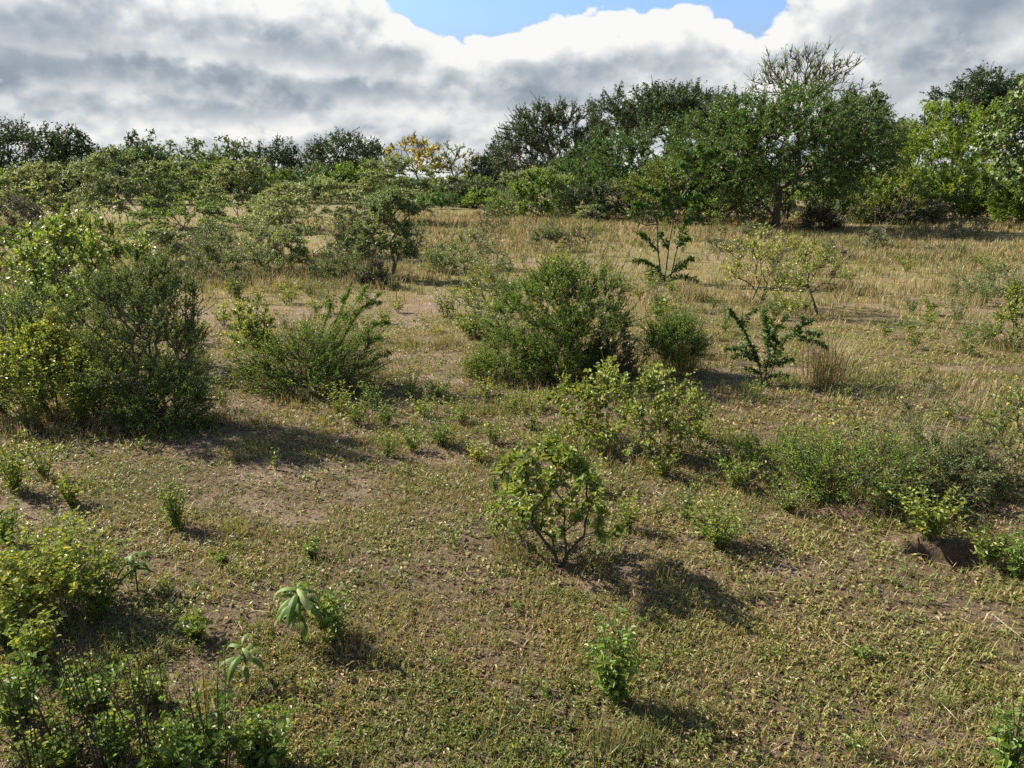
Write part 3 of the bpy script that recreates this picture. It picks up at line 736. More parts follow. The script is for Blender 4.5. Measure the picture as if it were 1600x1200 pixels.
def herb(name, px, py, w, top, label, group=None, stems=9, leaf=0.05, lw=0.5, mat='herb', stem='stem_green', per=11, bare=0.2, up=0.5, droop=0.25, r=0.003, cat='herb', spread=0.12, tint=0.0, build_at=None, dense=1.0):
    """upright stems from one root, ovate leaves up each stem"""
    _seed[0] += 1; rng = np.random.default_rng(_seed[0])
    if build_at is None:
        base = at(px, py); Wm = span(base, w); H = rise(base, top)
    else:
        base = np.array(build_at); Wm, H = w, top
    e = root(name, base, label, cat, group)
    T = Mesh(); X = Mesh()
    for s in range(int(stems * dense)):
        a = rng.uniform(0, 6.28); f = rng.uniform(0.10, 1) ** 0.5
        hh = H * rng.uniform(0.55, 1.0) * (1 - 0.25 * f * f)
        o = np.array([math.cos(a), math.sin(a), 0])
        p0 = o * Wm * 0.5 * spread * rng.uniform(0, 1) + np.array([0, 0, -0.02]); p2 = o * Wm * 0.5 * f * rng.uniform(0.75, 1.05) + np.array([0, 0, hh])
        p1 = (p0 + p2) / 2 + np.array([0, 0, 0.12 * hh]) - o * Wm * 0.06 + rng.normal(0, 0.05, 3) * hh
        t = np.linspace(0, 1, 7)[:, None]
        L_ = (1 - t) ** 2 * p0 + 2 * t * (1 - t) * p1 + t * t * p2
        tube(T, L_, np.linspace(r, r * 0.4, 7), 4)
        n = per
        tt = np.sort(rng.uniform(bare, 1.0, n))[:, None]
        P = (1 - tt) ** 2 * p0 + 2 * tt * (1 - tt) * p1 + tt * tt * p2
        ph = np.arange(n) * 2.4 + rng.uniform(0, 6); el_ = rng.normal(up, 0.35, n)
        D = unit(np.stack([np.cos(ph) * np.cos(el_), np.sin(ph) * np.cos(el_), np.sin(el_)], 1))
        N = unit(np.array([0, 0, 1.0]) + rng.normal(0, 0.35, (n, 3)))
        LL = leaf * rng.uniform(0.6, 1.2, n) * (1.15 - 0.45 * tt[:, 0])
        tint_ = np.clip(0.5 + tint + rng.normal(0, 0.2) * 0.6 + rng.normal(0, 0.17, n), 0, 1)
        leaves(X, P, D, N, LL, LL * lw * rng.uniform(0.85, 1.15, n), tint_, 'oval', droop=droop)
    part('stem', T, stem, e, True); part('foliage', X, mat, e)
    return e

def tuft(name, px, py, w, top, label, group=None, n=160, tint=0.35, cat='grass'):
    _seed[0] += 1; rng = np.random.default_rng(_seed[0])
    base = at(px, py); Wm = span(base, w); H = rise(base, top)
    M = Mesh()
    x = rng.normal(0, Wm * 0.16, n); y = rng.normal(0, Wm * 0.14, n)
    L = H * rng.uniform(0.55, 1.12, n); hd = np.arctan2(y, x) + rng.normal(0, 0.7, n)
    blades(M, x, y, np.full(n, -0.02), L, rng.uniform(0.006, 0.011, n), np.abs(rng.normal(0.22, 0.2, n)) + 0.9 * np.hypot(x, y) / Wm, rng, np.clip(tint + rng.normal(0, 0.17, n), 0, 1), hd)
    o = bpy.data.objects.new(name, M.mesh(name, MAT['straw'])); COL.objects.link(o); o.location = base
    tag(o, label, cat, group)
    return o

# ================================================================== trees of the skyline
FAR = 'dark trees along the left skyline'
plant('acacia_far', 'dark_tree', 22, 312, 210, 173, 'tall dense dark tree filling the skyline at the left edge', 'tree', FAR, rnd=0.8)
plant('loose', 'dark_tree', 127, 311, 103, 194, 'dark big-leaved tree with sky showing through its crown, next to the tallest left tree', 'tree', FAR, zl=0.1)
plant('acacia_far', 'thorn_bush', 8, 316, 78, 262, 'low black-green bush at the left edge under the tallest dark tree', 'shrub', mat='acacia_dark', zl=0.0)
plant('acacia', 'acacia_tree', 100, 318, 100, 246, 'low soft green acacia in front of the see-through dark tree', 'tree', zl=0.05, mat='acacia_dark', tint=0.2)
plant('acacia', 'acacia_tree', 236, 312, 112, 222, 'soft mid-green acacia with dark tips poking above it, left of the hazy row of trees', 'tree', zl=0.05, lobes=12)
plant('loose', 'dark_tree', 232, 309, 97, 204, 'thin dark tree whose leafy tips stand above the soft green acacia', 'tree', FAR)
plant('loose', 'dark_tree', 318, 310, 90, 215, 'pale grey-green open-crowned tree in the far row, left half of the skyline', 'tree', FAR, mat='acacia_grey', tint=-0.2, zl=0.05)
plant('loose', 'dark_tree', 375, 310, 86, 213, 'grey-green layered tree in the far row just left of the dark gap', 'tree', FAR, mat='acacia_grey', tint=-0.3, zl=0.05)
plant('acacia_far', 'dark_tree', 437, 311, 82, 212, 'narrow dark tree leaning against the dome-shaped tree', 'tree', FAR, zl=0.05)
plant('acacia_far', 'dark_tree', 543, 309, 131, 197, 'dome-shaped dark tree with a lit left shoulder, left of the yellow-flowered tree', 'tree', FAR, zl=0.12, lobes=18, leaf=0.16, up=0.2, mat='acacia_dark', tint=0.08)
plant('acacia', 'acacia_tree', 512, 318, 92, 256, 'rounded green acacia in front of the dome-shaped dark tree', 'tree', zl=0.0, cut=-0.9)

# far wood behind everything, one mass
def far_wood():
    rng = np.random.default_rng(909); X = Mesh()
    n = 5200
    a = rng.uniform(R(-52), R(52), n); r = rng.uniform(150, 240, n)
    x, y = np.sin(a) * r, np.cos(a) * r
    az_px = 800 + F_PX * np.tan(a)
    gap = np.exp(-((az_px - 690) / 60) ** 2)
    h = (1.6 + 5.2 * fbm(a * 26, a * 0 + 3, 17, 3) + 1.5 * fbm(a * 90, r * 0.1, 19, 2)) * (1 - 0.45 * gap)
    C = np.stack([x, y, ground_z(x, y)], 1)
    k = 16
    Q = np.repeat(C, k, 0); hh = np.repeat(h, k)
    u = rng.uniform(0, 1, n * k) ** 0.6
    off = rng.normal(0, 1.0, (n * k, 2)) * (1.25 - 0.6 * u)[:, None]
    P = Q + np.stack([off[:, 0], off[:, 1], hh * u], 1)
    D = unit(rng.normal(0, 1, (n * k, 3)) + np.array([0, 0, 0.3])); N = unit(rng.normal(0, 0.6, (n * k, 3)) + np.array([0, 0, 0.6]))
    L = rng.uniform(0.5, 0.95, n * k)
    leaves(X, P, D, N, L, L * 0.55, np.clip(np.repeat(fbm(a * 60, r * 0.05, 23, 2), k) + rng.normal(0, 0.15, n * k), 0, 1), 'rhomb')
    stuff('far_wood', X, 'acacia_grey', 'far-off low wood behind the skyline trees')
far_wood()

def flowering(px, py, w, top, label, amount, leafy, seed):
    e, base, Wm, H, pts, rng, u = plant('loose', 'flowering_tree', px, py, w, top, label, 'tree', clumps=75, twigs=4, cover=leafy, leaf=0.18, mat='grey', tint=-0.1, bark='bark', zl=0.18, tw_r=0.02, trunk=0.35, base_r=0.14)
    B = Mesh(); c = np.array([0, 0, H * 0.5])
    ok = pts[:, 2] > H * 0.35
    C = np.repeat(pts[ok], 5, 0); C = C[rng.permutation(len(C))[:max(amount // 3, 10)]]; d = unit(rng.normal(0, 0.7, C.shape) + np.array([0, 0, 0.6]))
    crown_leaves(B, C, d, np.full(len(C), 0.06 * H), amount, max(0.16, 3.0 * u), 0.8, rng, dict(nup=0.5), c, 'rhomb')
    part('blossom', B, 'blossom', e)
flowering(655, 312, 104, 208, 'tree dotted with yellow blossom on thin bare limbs at the middle of the skyline', 620, 0.30, 1)
flowering(712, 312, 76, 224, 'wispy half-bare tree with only a few yellow flowers, right of the yellow blossoming tree', 90, 0.45, 2)
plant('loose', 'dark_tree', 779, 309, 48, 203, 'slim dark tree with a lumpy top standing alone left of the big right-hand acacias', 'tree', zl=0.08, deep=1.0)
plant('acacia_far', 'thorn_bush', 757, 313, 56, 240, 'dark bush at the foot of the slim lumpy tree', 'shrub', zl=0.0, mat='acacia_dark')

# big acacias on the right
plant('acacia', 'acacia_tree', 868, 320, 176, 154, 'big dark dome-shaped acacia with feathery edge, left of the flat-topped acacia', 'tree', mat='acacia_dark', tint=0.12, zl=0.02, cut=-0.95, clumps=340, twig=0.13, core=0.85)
e, base, Wm, H, pts, rng, u = plant('flat_top', 'acacia_tree', 1036, 324, 216, 126, 'flat-topped dark acacia with bare twigs sticking up from its crown', 'tree', clumps=330, zl=0.40, trunk=0.45, tint=0.1)
for i in range(16):
    T = Mesh()
    a = np.array([rng.uniform(-0.1, 0.32) * Wm * (0.3 if i < 11 else 1), rng.normal(0, 1.0), H * 0.90])
    tube(T, [a, a + [rng.normal(0, .25), 0, .5], a + [rng.normal(0, .5), 0, rng.uniform(.8, 1.5)]], [0.03, 0.025, 0.012], 4)
    part('dead_twig', T, 'bark', e)
plant('acacia', 'acacia_tree', 990, 338, 230, 182, 'feathery mid-green acacia thicket below the flat-topped dark crown', 'tree', zl=0.0, cut=-0.9, clumps=190, tint=0.08, lobes=14)
plant('acacia', 'thorn_bush', 905, 333, 120, 232, 'soft green bush at the foot of the dome-shaped acacia', 'shrub', zl=0.0, cut=-0.9, tint=0.05)

# tree behind with bare twigs, then the layered limb tree to the right
def bare_top(px, py, w, top, label):
    e, base, Wm, H, pts, rng, u = plant('loose', 'bare_crowned_tree', px, py, w, top, label, 'tree', clumps=120, cover=0.10, zl=0.62, mat='acacia', tw_r=0.022, twigs=6, twig=0.10, out=0.6, up=0.9, rnd=0.5, base_r=0.13, leaf=0.12, bow=0.02, trunk=0.4, lean=0.04, shoots=0)
bare_top(1228, 345, 158, 66, 'tree with a spray of bare pale twigs rising above the large central acacia')
plant('layered', 'tall_tree', 1332, 340, 98, 126, 'dark tree with flat leafy limbs reaching right out of the large acacia', 'tree', mat='acacia_dark', tint=0.25, stems=1, zl=0.45, leaf=0.13, trunk=0.4)
# the large acacia itself
plant('acacia', 'acacia_tree', 1212, 358, 322, 122, 'largest acacia with a dark shaded middle and visible trunk, right of centre', 'tree', clumps=640, zl=0.18, cut=-0.8, twigs=8, twig=0.10, trunk=0.28, base_r=0.24, lobes=26, core=0.96, shoots=160, cover=6.8, shoot_len=0.13, deep=0.85, tint=0.22, lpx=2.2, max=190000, tw_r=0.012)
plant('acacia', 'acacia_tree', 1080, 350, 96, 232, 'lower feathery acacia merging with the left side of the largest acacia', 'tree', clumps=150, zl=0.03, cut=-0.9, tint=0.15, twig=0.14)
plant('loose', 'dark_tree', 1400, 322, 50, 180, 'small dark tree in the gap left of the bright yellow-green tree', 'tree', zl=0.05)
plant('flat_top', 'umbrella_tree', 1512, 318, 168, 102, 'far black-green umbrella-crowned tree above the bright yellow-green tree', 'tree', zl=0.1, clumps=330, tint=-0.1, leaf=0.14, cover=5.5)
plant('soft', 'bright_tree', 1450, 329, 165, 156, 'bright yellow-green fine-leaved tree between the largest acacia and the vine-covered tree', 'tree', clumps=220, lobes=14)
plant('soft', 'bright_bush', 1492, 344, 150, 250, 'bright yellow-green rounded bush below the bright tree', 'shrub', clumps=150, tint=0.15)
plant('soft', 'bright_bush', 1400, 344, 110, 262, 'darker yellow-green bush between the largest acacia and the bright tree', 'shrub', tint=-0.15)
plant('vine', 'vine_covered_tree', 1618, 354, 190, 84, 'tree smothered in large glossy vine leaves at the right edge', 'tree', clumps=330, lobes=12)
plant('soft', 'bright_bush', 1585, 352, 70, 276, 'small green bush at the foot of the vine-covered tree', 'shrub', tint=-0.1)
# undergrowth below the large acacia
UND = 'undergrowth below the largest acacia'
plant('bush', 'leafy_bush', 1150, 360, 100, 290, 'leafy olive bush left of the trunk of the largest acacia', 'shrub', UND, mat='herb_green', leaf=0.10, tint=-0.1)
plant('bush', 'leafy_bush', 1305, 354, 110, 284, 'yellowish leafy bush right of the trunk of the largest acacia', 'shrub', UND, mat='herb_green', leaf=0.10, tint=0.1)
plant('bush', 'leafy_bush', 1375, 352, 120, 250, 'pale-leaved bush at the right foot of the largest acacia', 'shrub', UND, mat='herb', leaf=0.10, tint=-0.15)
plant('feather', 'thorn_bush', 1282, 360, 62, 314, 'dark low bush right beside the trunk of the largest acacia', 'shrub', UND, mat='acacia_dark', leaf=0.07)
plant('feather', 'thorn_bush', 1412, 350, 110, 290, 'dark low bush under the bright yellow-green tree', 'shrub', UND, mat='acacia_dark', leaf=0.08)
plant('bush', 'leafy_bush', 1112, 354, 100, 250, 'thin leafy bush under the lower feathery acacia', 'shrub', UND, mat='herb_green', leaf=0.09)

# ================================================================== grey-green shrubs of the middle distance
MID = 'grey-green layered shrubs on the left'
plant('layered', 'layered_shrub', 72, 352, 139, 250, 'pale grey-green shrub with drooping tiers, nearest the left edge', 'shrub', MID, clumps=150)
plant('layered', 'layered_shrub', 190, 360, 162, 226, 'tallest grey-green tiered shrub, below the soft mid-green acacia', 'shrub', MID, clumps=210, tint=-0.1)
plant('layered', 'layered_shrub', 288, 356, 128, 242, 'dense grey-green tiered shrub above the flat green acacia', 'shrub', MID, clumps=170, tint=-0.1)
plant('layered', 'layered_shrub', 382, 358, 126, 244, 'grey-green tiered shrub with bare stems, right of the flat green acacia', 'shrub', MID, clumps=150, zl=0.4)
plant('green_layers', 'acacia_bush', 302, 384, 190, 298, 'flat tiered bright green acacia in front of the grey-green shrubs', 'shrub', clumps=200)
plant('layered', 'layered_shrub', 488, 400, 199, 272, 'wide shiny grey-green shrub with dark stems, left of the leaning small tree', 'shrub', MID, clumps=240, tint=0.05, leaf=0.10)
plant('layered', 'layered_shrub', 604, 352, 137, 238, 'grey-green tiered shrub below the yellow blossoming tree', 'shrub', MID, clumps=180, tint=-0.05)
plant('layered', 'small_tree', 612, 436, 104, 292, 'small dark-leaved tree with a leaning dark trunk at the edge of the bare patch', 'tree', mat='grey', tint=-0.3, clumps=150, stems=2, bark='bark', zl=0.35, trunk=0.4)
plant('twiggy', 'twiggy_bush', 34, 392, 92, 302, 'brown twiggy bush with few leaves at the left edge', 'shrub', cover=0.5, mat='acacia_grey', clumps=110, twigs=7, leaf=0.05)
plant('green_layers', 'acacia_bush', 40, 432, 120, 350, 'low dark green acacia at the left edge in front of the brown twiggy bush', 'shrub', tint=-0.1)
plant('grey_low', 'grey_bush', 408, 432, 100, 338, 'grey-green rounded bush left of the wide shiny shrub', 'shrub')
plant('grey_low', 'grey_bush', 340, 440, 90, 368, 'loose grey-brown bush behind the dark thorn tree', 'shrub', mat='acacia_grey')
plant('grey_low', 'grey_bush', 525, 438, 90, 372, 'dusty low bush under the wide shiny grey-green shrub', 'shrub', mat='acacia_grey')
plant('feather', 'thorn_bush', 590, 448, 56, 405, 'dark low bush hugging the foot of the leaning small tree', 'shrub', mat='acacia_dark', leaf=0.05)
ROW = 'low bushes at the back of the dry grass'
plant('layered', 'grey_bush', 690, 322, 96, 272, 'row bush below the wispy half-bare tree', 'shrub', ROW, tint=-0.1)
plant('acacia', 'thorn_bush', 740, 324, 84, 280, 'green thorny row bush below the slim lumpy tree', 'shrub', ROW, zl=0.0, cut=-0.9, mat='acacia_dark', tint=0.15)
plant('layered', 'grey_bush', 842, 338, 118, 258, 'pale shiny grey-green bush in front of the dome-shaped acacia', 'shrub', ROW, clumps=170, tint=0.05, leaf=0.12, zl=0.1)
plant('layered', 'grey_bush', 925, 348, 58, 318, 'small silvery bush on the dry grass right of the pale shiny bush', 'shrub', ROW, zl=0.05, leaf=0.08)
plant('grey_low', 'grey_bush', 880, 340, 60, 308, 'low olive bush between the pale shiny bush and the silvery one', 'shrub', ROW, mat='herb_green')
plant('twiggy', 'twiggy_bush', 768, 378, 62, 322, 'nearly leafless brown bush in the dry grass at mid-picture', 'shrub', cover=0.25)
plant('grey_low', 'grey_bush', 742, 420, 104, 356, 'low grey-green bush right of the bare earth below the leafless brown bush', 'shrub')
plant('grey_low', 'grey_bush', 690, 427, 60, 376, 'small green bush left of the low grey-green bush on the bare earth', 'shrub', mat='herb_green', leaf=0.05)
plant('grey_low', 'grey_bush', 645, 398, 60, 345, 'dull bush in dry grass right of the leaning small tree', 'shrub', mat='acacia_grey')
plant('grey_low', 'grey_bush', 862, 392, 70, 340, 'olive twiggy bush behind the central thorn thicket', 'shrub', mat='acacia_grey')
plant('twiggy', 'twiggy_bush', 905, 400, 56, 346, 'thin upright twiggy bush in straw grass left of the tall sapling', 'shrub', cover=0.35, mat='herb_green')
GT = 'olive clumps scattered over the right-hand dry grass'
for (px, py, w, top, lab) in ((1365, 390, 48, 352, 'small olive clump in the dry grass below the dark bush under the bright tree'), (1510, 372, 60, 338, 'olive clump in the dry grass below the bright rounded bush'),
                              (1300, 405, 40, 372, 'small dark clump behind the twin bare shrubs on the dry grass'), (1455, 402, 50, 378, 'flat olive clump midway across the right-hand dry grass'),
                              (1568, 460, 120, 412, 'wide dark olive clump near the right edge of the dry grass'), (1130, 392, 70, 352, 'straggly olive clump right of the tall sapling'),
                              (1180, 372, 60, 345, 'dull clump in front of the leafy olive bush')):
    plant('grey_low', 'olive_clump', px, py, w, top, lab, 'shrub', GT, mat='acacia_grey', cover=1.0, clumps=40)

# packed rows of bushes that close the view under the trees
rr = np.random.default_rng(404)
for k, px in enumerate(range(-40, 800, 46)):
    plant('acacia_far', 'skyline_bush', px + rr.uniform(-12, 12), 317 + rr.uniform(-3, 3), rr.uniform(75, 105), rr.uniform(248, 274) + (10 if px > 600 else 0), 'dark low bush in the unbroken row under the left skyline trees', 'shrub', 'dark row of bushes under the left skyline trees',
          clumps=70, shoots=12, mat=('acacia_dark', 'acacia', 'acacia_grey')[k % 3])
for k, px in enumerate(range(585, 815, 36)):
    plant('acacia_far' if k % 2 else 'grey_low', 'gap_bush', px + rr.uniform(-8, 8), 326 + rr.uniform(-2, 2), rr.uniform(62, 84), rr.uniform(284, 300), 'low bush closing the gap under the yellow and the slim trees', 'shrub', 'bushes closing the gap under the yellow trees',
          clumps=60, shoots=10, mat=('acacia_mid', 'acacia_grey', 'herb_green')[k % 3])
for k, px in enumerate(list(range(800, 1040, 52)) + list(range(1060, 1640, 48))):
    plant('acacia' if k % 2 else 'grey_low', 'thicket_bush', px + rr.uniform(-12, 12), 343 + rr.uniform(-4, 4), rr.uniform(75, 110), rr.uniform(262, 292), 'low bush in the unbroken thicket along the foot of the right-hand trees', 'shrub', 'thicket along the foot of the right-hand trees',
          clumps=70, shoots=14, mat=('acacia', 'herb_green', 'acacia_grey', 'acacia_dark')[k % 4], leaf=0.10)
for k, (px, py, w, top) in enumerate(((20, 345, 110, 282), (432, 365, 80, 290), (110, 400, 110, 335), (20, 470, 110, 405), (255, 428, 110, 352), (75, 440, 100, 372), (340, 415, 90, 345), (450, 425, 80, 360), (150, 490, 100, 415), (560, 405, 80, 330))):
    plant('layered' if k % 3 else 'grey_low', 'packed_shrub', px, py, w, top, 'grey-green shrub in the packed band of scrub on the left', 'shrub', 'packed band of scrub on the left', mat=('grey', 'grey', 'acacia_grey', 'herb_green')[k % 4])

# ================================================================== saplings drawn limb by limb
def brush_sapling(name, px, py, lines, label, cat, leaf, width, mat, r0, group=None, per=26, bark='bark', spray=0.75):
    """bare limbs sleeved in small leaves; limbs given as pixel tracks read off the photo, spread in depth"""
    _seed[0] += 1; rng = np.random.default_rng(_seed[0])
    base = at(px, py); T = Mesh(); X = Mesh(); e = root(name, base, label, cat, group)
    for tr in lines:
        sleeved = tr[0]; pts = []
        dep = rng.uniform(-0.35, 0.35)
        for i, (qx, qy) in enumerate(tr[1:]):
            pts.append([span(base, qx - px), dep * i * abs(span(base, 14)), rise(base, qy)])
        pts = np.array(pts); k = 4 * len(pts)
        s = np.linspace(0, len(pts) - 1, k); i0 = np.minimum(s.astype(int), len(pts) - 2); f = (s - i0)[:, None]
        P = pts[i0] * (1 - f) + pts[i0 + 1] * f; P[1:-1] += rng.normal(0, 0.006, (k - 2, 3)) * abs(span(base, 40))
        tube(T, P, np.linspace(r0, r0 * 0.35, k), 5)
        a, b = sleeved
        if b <= a: continue
        Lm = np.linalg.norm(np.diff(P, axis=0), axis=1).sum()
        n = int(per * Lm * (b - a) / leaf)
        t = rng.uniform(a, b, n); t = t[vnoise(t * Lm / (leaf * 2.2) + rng.uniform(0, 99), t * 0, 7) > 0.27]; n = len(t); t = t * (k - 1); j = np.minimum(t.astype(int), k - 2); f = (t - j)[:, None]
        Q = P[j] * (1 - f) + P[j + 1] * f; ax = unit(P[j + 1] - P[j])
        spur = rng.integers(0, max(int(Lm / leaf * 1.3), 2), n); sd = rng.normal(0, 1, (n, 3)); sv = unit(rng.normal(0, 1, (400, 3)) + np.array([0, 0, 0.4]))
        Q = Q + sv[(np.floor(t * 1.7).astype(int) + spur % 3) % 400] * (leaf * rng.uniform(0, spray, n) * (1.1 - 0.8 * t / k))[:, None]
        D = unit(rng.normal(0, 1, (n, 3)) - 0.0 * ax + np.array([0, 0, 0.25]))
        D = unit(D - ax * (np.sum(D * ax, 1, keepdims=True)) * 0.7 + ax * 0.3)
        N = unit(rng.normal(0, 0.6, (n, 3)) + np.array([0, 0, 0.6]))
        LL = leaf * rng.uniform(0.35, 1.0, n)
        leaves(X, Q, D, N, LL, LL * width, np.clip(0.5 + rng.normal(0, 0.2, n), 0, 1), 'rhomb')
    part('stem', T, bark, e, True); part('foliage', X, mat, e)
brush_sapling('tall_sapling', 1040, 442, [
    ((0.45, 1), (1038, 442), (1042, 390), (1048, 345), (1040, 318), (1018, 300), (985, 290)),
    ((0.3, 1), (1046, 440), (1054, 395), (1066, 350), (1075, 325), (1088, 305)),
    ((0.3, 1), (1046, 330), (1062, 300), (1080, 270), (1092, 245), (1102, 232)),
    ((0.0, 1), (1086, 262), (1083, 238), (1078, 225)),
    ((0.5, 1), (1034, 440), (1026, 395), (1022, 350), (1010, 325), (988, 318), (970, 322)),
    ((0.1, 1), (1036, 430), (1020, 415), (1000, 408), (975, 408)), ((0.2, 1), (1040, 435), (1062, 415), (1080, 402)),
    ((0.1, 1), (1028, 395), (1010, 375), (995, 365)), ((0.1, 1), (1054, 388), (1068, 375), (1076, 372)), ((0.1, 1), (1040, 440), (1070, 432), (1088, 440)),
    ((0.0, 1), (1026, 345), (1034, 328), (1026, 310)), ((0.0, 1), (1046, 336), (1034, 300), (1028, 292)), ((0.1, 1), (1040, 438), (1020, 425), (1012, 432)),
    ((0.2, 1), (1072, 285), (1060, 262), (1052, 256)), ((0.1, 1), (1090, 250), (1108, 242), (1116, 228)), ((0.0, 1), (1052, 320), (1040, 300), (1038, 275)), ((0.0, 1), (1066, 345), (1082, 338), (1092, 345)),
    ((0.0, 1), (1056, 308), (1072, 312), (1084, 306)), ((0.0, 1), (1022, 350), (1005, 352), (990, 345)), ((0.0, 1), (1042, 390), (1030, 372), (1028, 360)), ((0.0, 1), (1000, 322), (985, 330), (975, 342))],
    'tall open sapling with leaf-sleeved limbs and bare lower stems, in front of the largest acacia', 'sapling', 0.17, 0.42, 'acacia_mid', 0.03, per=46.0)
plant('acacia', 'acacia_bush', 1030, 350, 128, 248, 'light green feathery bush behind the tall open sapling', 'shrub', zl=0.2, mat='acacia', tint=0.25, cover=2.2)
brush_sapling('dark_sapling', 1195, 600, [
    ((0.15, 1), (1192, 600), (1180, 560), (1160, 525), (1142, 498), (1128, 480)), ((0.1, 1), (1194, 600), (1196, 555), (1190, 520), (1178, 484)),
    ((0.2, 1), (1198, 598), (1212, 560), (1225, 530), (1250, 520), (1282, 528)), ((0.0, 1), (1225, 530), (1240, 510), (1262, 500)), ((0.0, 1), (1238, 524), (1260, 534), (1284, 540)),
    ((0.0, 1), (1168, 538), (1150, 545), (1128, 546)), ((0.0, 1), (1192, 540), (1205, 510), (1218, 492)), ((0.0, 1), (1178, 556), (1160, 552), (1140, 560)),
    ((0.0, 1), (1196, 570), (1215, 565), (1232, 560)), ((0.0, 1), (1150, 510), (1158, 496), (1172, 482)), ((0.0, 1), (1190, 585), (1175, 580), (1160, 578)), ((0.0, 1), (1195, 590), (1218, 585), (1230, 590)),
    ((0.0, 1), (1240, 520), (1244, 505), (1240, 495)), ((0.0, 1), (1205, 545), (1188, 528), (1200, 500)), ((0.0, 1), (1182, 560), (1168, 562), (1156, 536)), ((0.0, 1), (1200, 575), (1208, 540), (1202, 520))],
    'dark green knobbly sapling with one limb reaching right, beside the pale grass tuft', 'sapling', 0.075, 0.5, 'acacia_mid', 0.013, per=34.0)

# ================================================================== bushes of the near middle ground
plant('bush', 'leafy_tree', 165, 560, 190, 330, 'small tree with bright yellow-green leaves behind the dark thorn tree', 'tree', mat='herb_green', tint=0.2, cover=2.8, clumps=90, shoots=40, zl=0.42, stems=2, base_r=0.035, leaf=0.075, lean=-0.05, twig=0.13, shape='rhomb')
plant('feather', 'thorn_bush', 40, 590, 210, 445, 'dark green thorn bush cut by the left edge', 'shrub', clumps=170, tint=-0.1, mat='acacia')
plant('thorn', 'thorn_tree', 246, 664, 192, 396, 'dark dusty thorn tree with fine foliage, standing left of centre in the near ground', 'tree', mat='acacia_grey', clumps=210, twigs=8, stems=4, base_r=0.045, twig=0.16, zl=0.02, trunk=0.16, cover=2.6, shoots=70)
plant('feather', 'thorn_bush', 268, 666, 150, 560, 'dense dark skirt of thorn bush at the foot of the dusty thorn tree', 'shrub', mat='acacia', tint=-0.2)
plant('feather', 'thorn_bush', 480, 608, 225, 500, 'dense bright green thorn bush leaning to the right, left of the central thicket', 'shrub', clumps=200, lean=0.22, tint=0.05, twigs=8)
brush_sapling('thorn_bush', 500, 606, [
    ((0.1, 1), (500, 606), (530, 545), (562, 495), (604, 458)), ((0.1, 1), (495, 606), (530, 525), (562, 475), (582, 446)), ((0.1, 1), (510, 606), (550, 550), (590, 508), (612, 500)),
    ((0.1, 1), (490, 606), (515, 535), (545, 475), (558, 452)), ((0.1, 1), (510, 608), (560, 575), (600, 555), (614, 548)), ((0.1, 1), (480, 606), (500, 545), (520, 495), (528, 472)),
    ((0.1, 1), (505, 606), (540, 560), (570, 530), (600, 528)), ((0.1, 1), (488, 606), (510, 550), (535, 505), (548, 488)), ((0.1, 1), (500, 606), (545, 520), (575, 480), (600, 470))],
    'fronds of bright green thorn foliage sweeping up to the right out of the leaning bush', 'shrub', 0.034, 0.42, 'acacia', 0.008, per=75.0, spray=4.5)
plant('bush', 'leafy_bush', 405, 590, 90, 470, 'thin yellowish leafy bush at the left side of the leaning thorn bush', 'shrub', mat='herb', leaf=0.05)
plant('thorn', 'thorn_bush', 872, 592, 212, 402, 'tall dark thorn thicket at the centre of the picture', 'shrub', clumps=260, twigs=8, mat='acacia', tint=-0.08, zl=0.05, twig=0.11)
plant('bush', 'leafy_bush', 868, 580, 120, 398, 'glossy-leaved bush growing up through the central thorn thicket', 'shrub', mat='gloss', zl=0.5, leaf=0.05)
plant('feather', 'thorn_bush', 790, 592, 120, 510, 'low fine-leaved bush in front of the left part of the central thicket', 'shrub', mat='acacia', tint=0.12)
plant('feather', 'thorn_bush', 875, 593, 130, 480, 'green low bush filling the middle front of the central thicket', 'shrub', cover=2.0, mat='acacia', tint=0.0)
plant('feather', 'thorn_bush', 950, 590, 100, 500, 'dark low bush in front of the right part of the central thicket', 'shrub', mat='acacia_dark', tint=0.1)
plant('feather', 'thorn_bush', 1040, 582, 116, 482, 'spreading thorn bush with straw under it, right of the central thicket', 'shrub', lean=0.12, zl=0.25, tint=0.1)
plant('twiggy', 'twiggy_bush', 766, 515, 92, 420, 'bare thin-twigged shrub left of the central thicket', 'shrub', cover=0.35, mat='herb_green')
BARES = 'half-bare shrubs with crooked stems on the right'
plant('twiggy', 'bare_shrub', 1186, 478, 122, 352, 'half-bare shrub with reddish-yellow leaves, left one of the crooked-stemmed pair', 'shrub', BARES, cover=0.9, mat='herb', tint=0.2, clumps=60, leaf=0.07, base_r=0.03, bark='bark')
plant('twiggy', 'bare_shrub', 1268, 496, 92, 368, 'half-bare shrub with two thick crooked stems, right one of the pair', 'shrub', BARES, cover=0.5, mat='herb', tint=0.15, clumps=50, leaf=0.07, stems=2, base_r=0.035, zl=0.4)
tuft('grass_tuft', 1288, 602, 100, 508, 'tall pale green grass tuft right of the dark knobbly sapling', n=300, tint=0.5)
tuft('grass_tuft', 1060, 580, 110, 508, 'brownish grass tuft under the spreading thorn bush', n=380, tint=0.2)

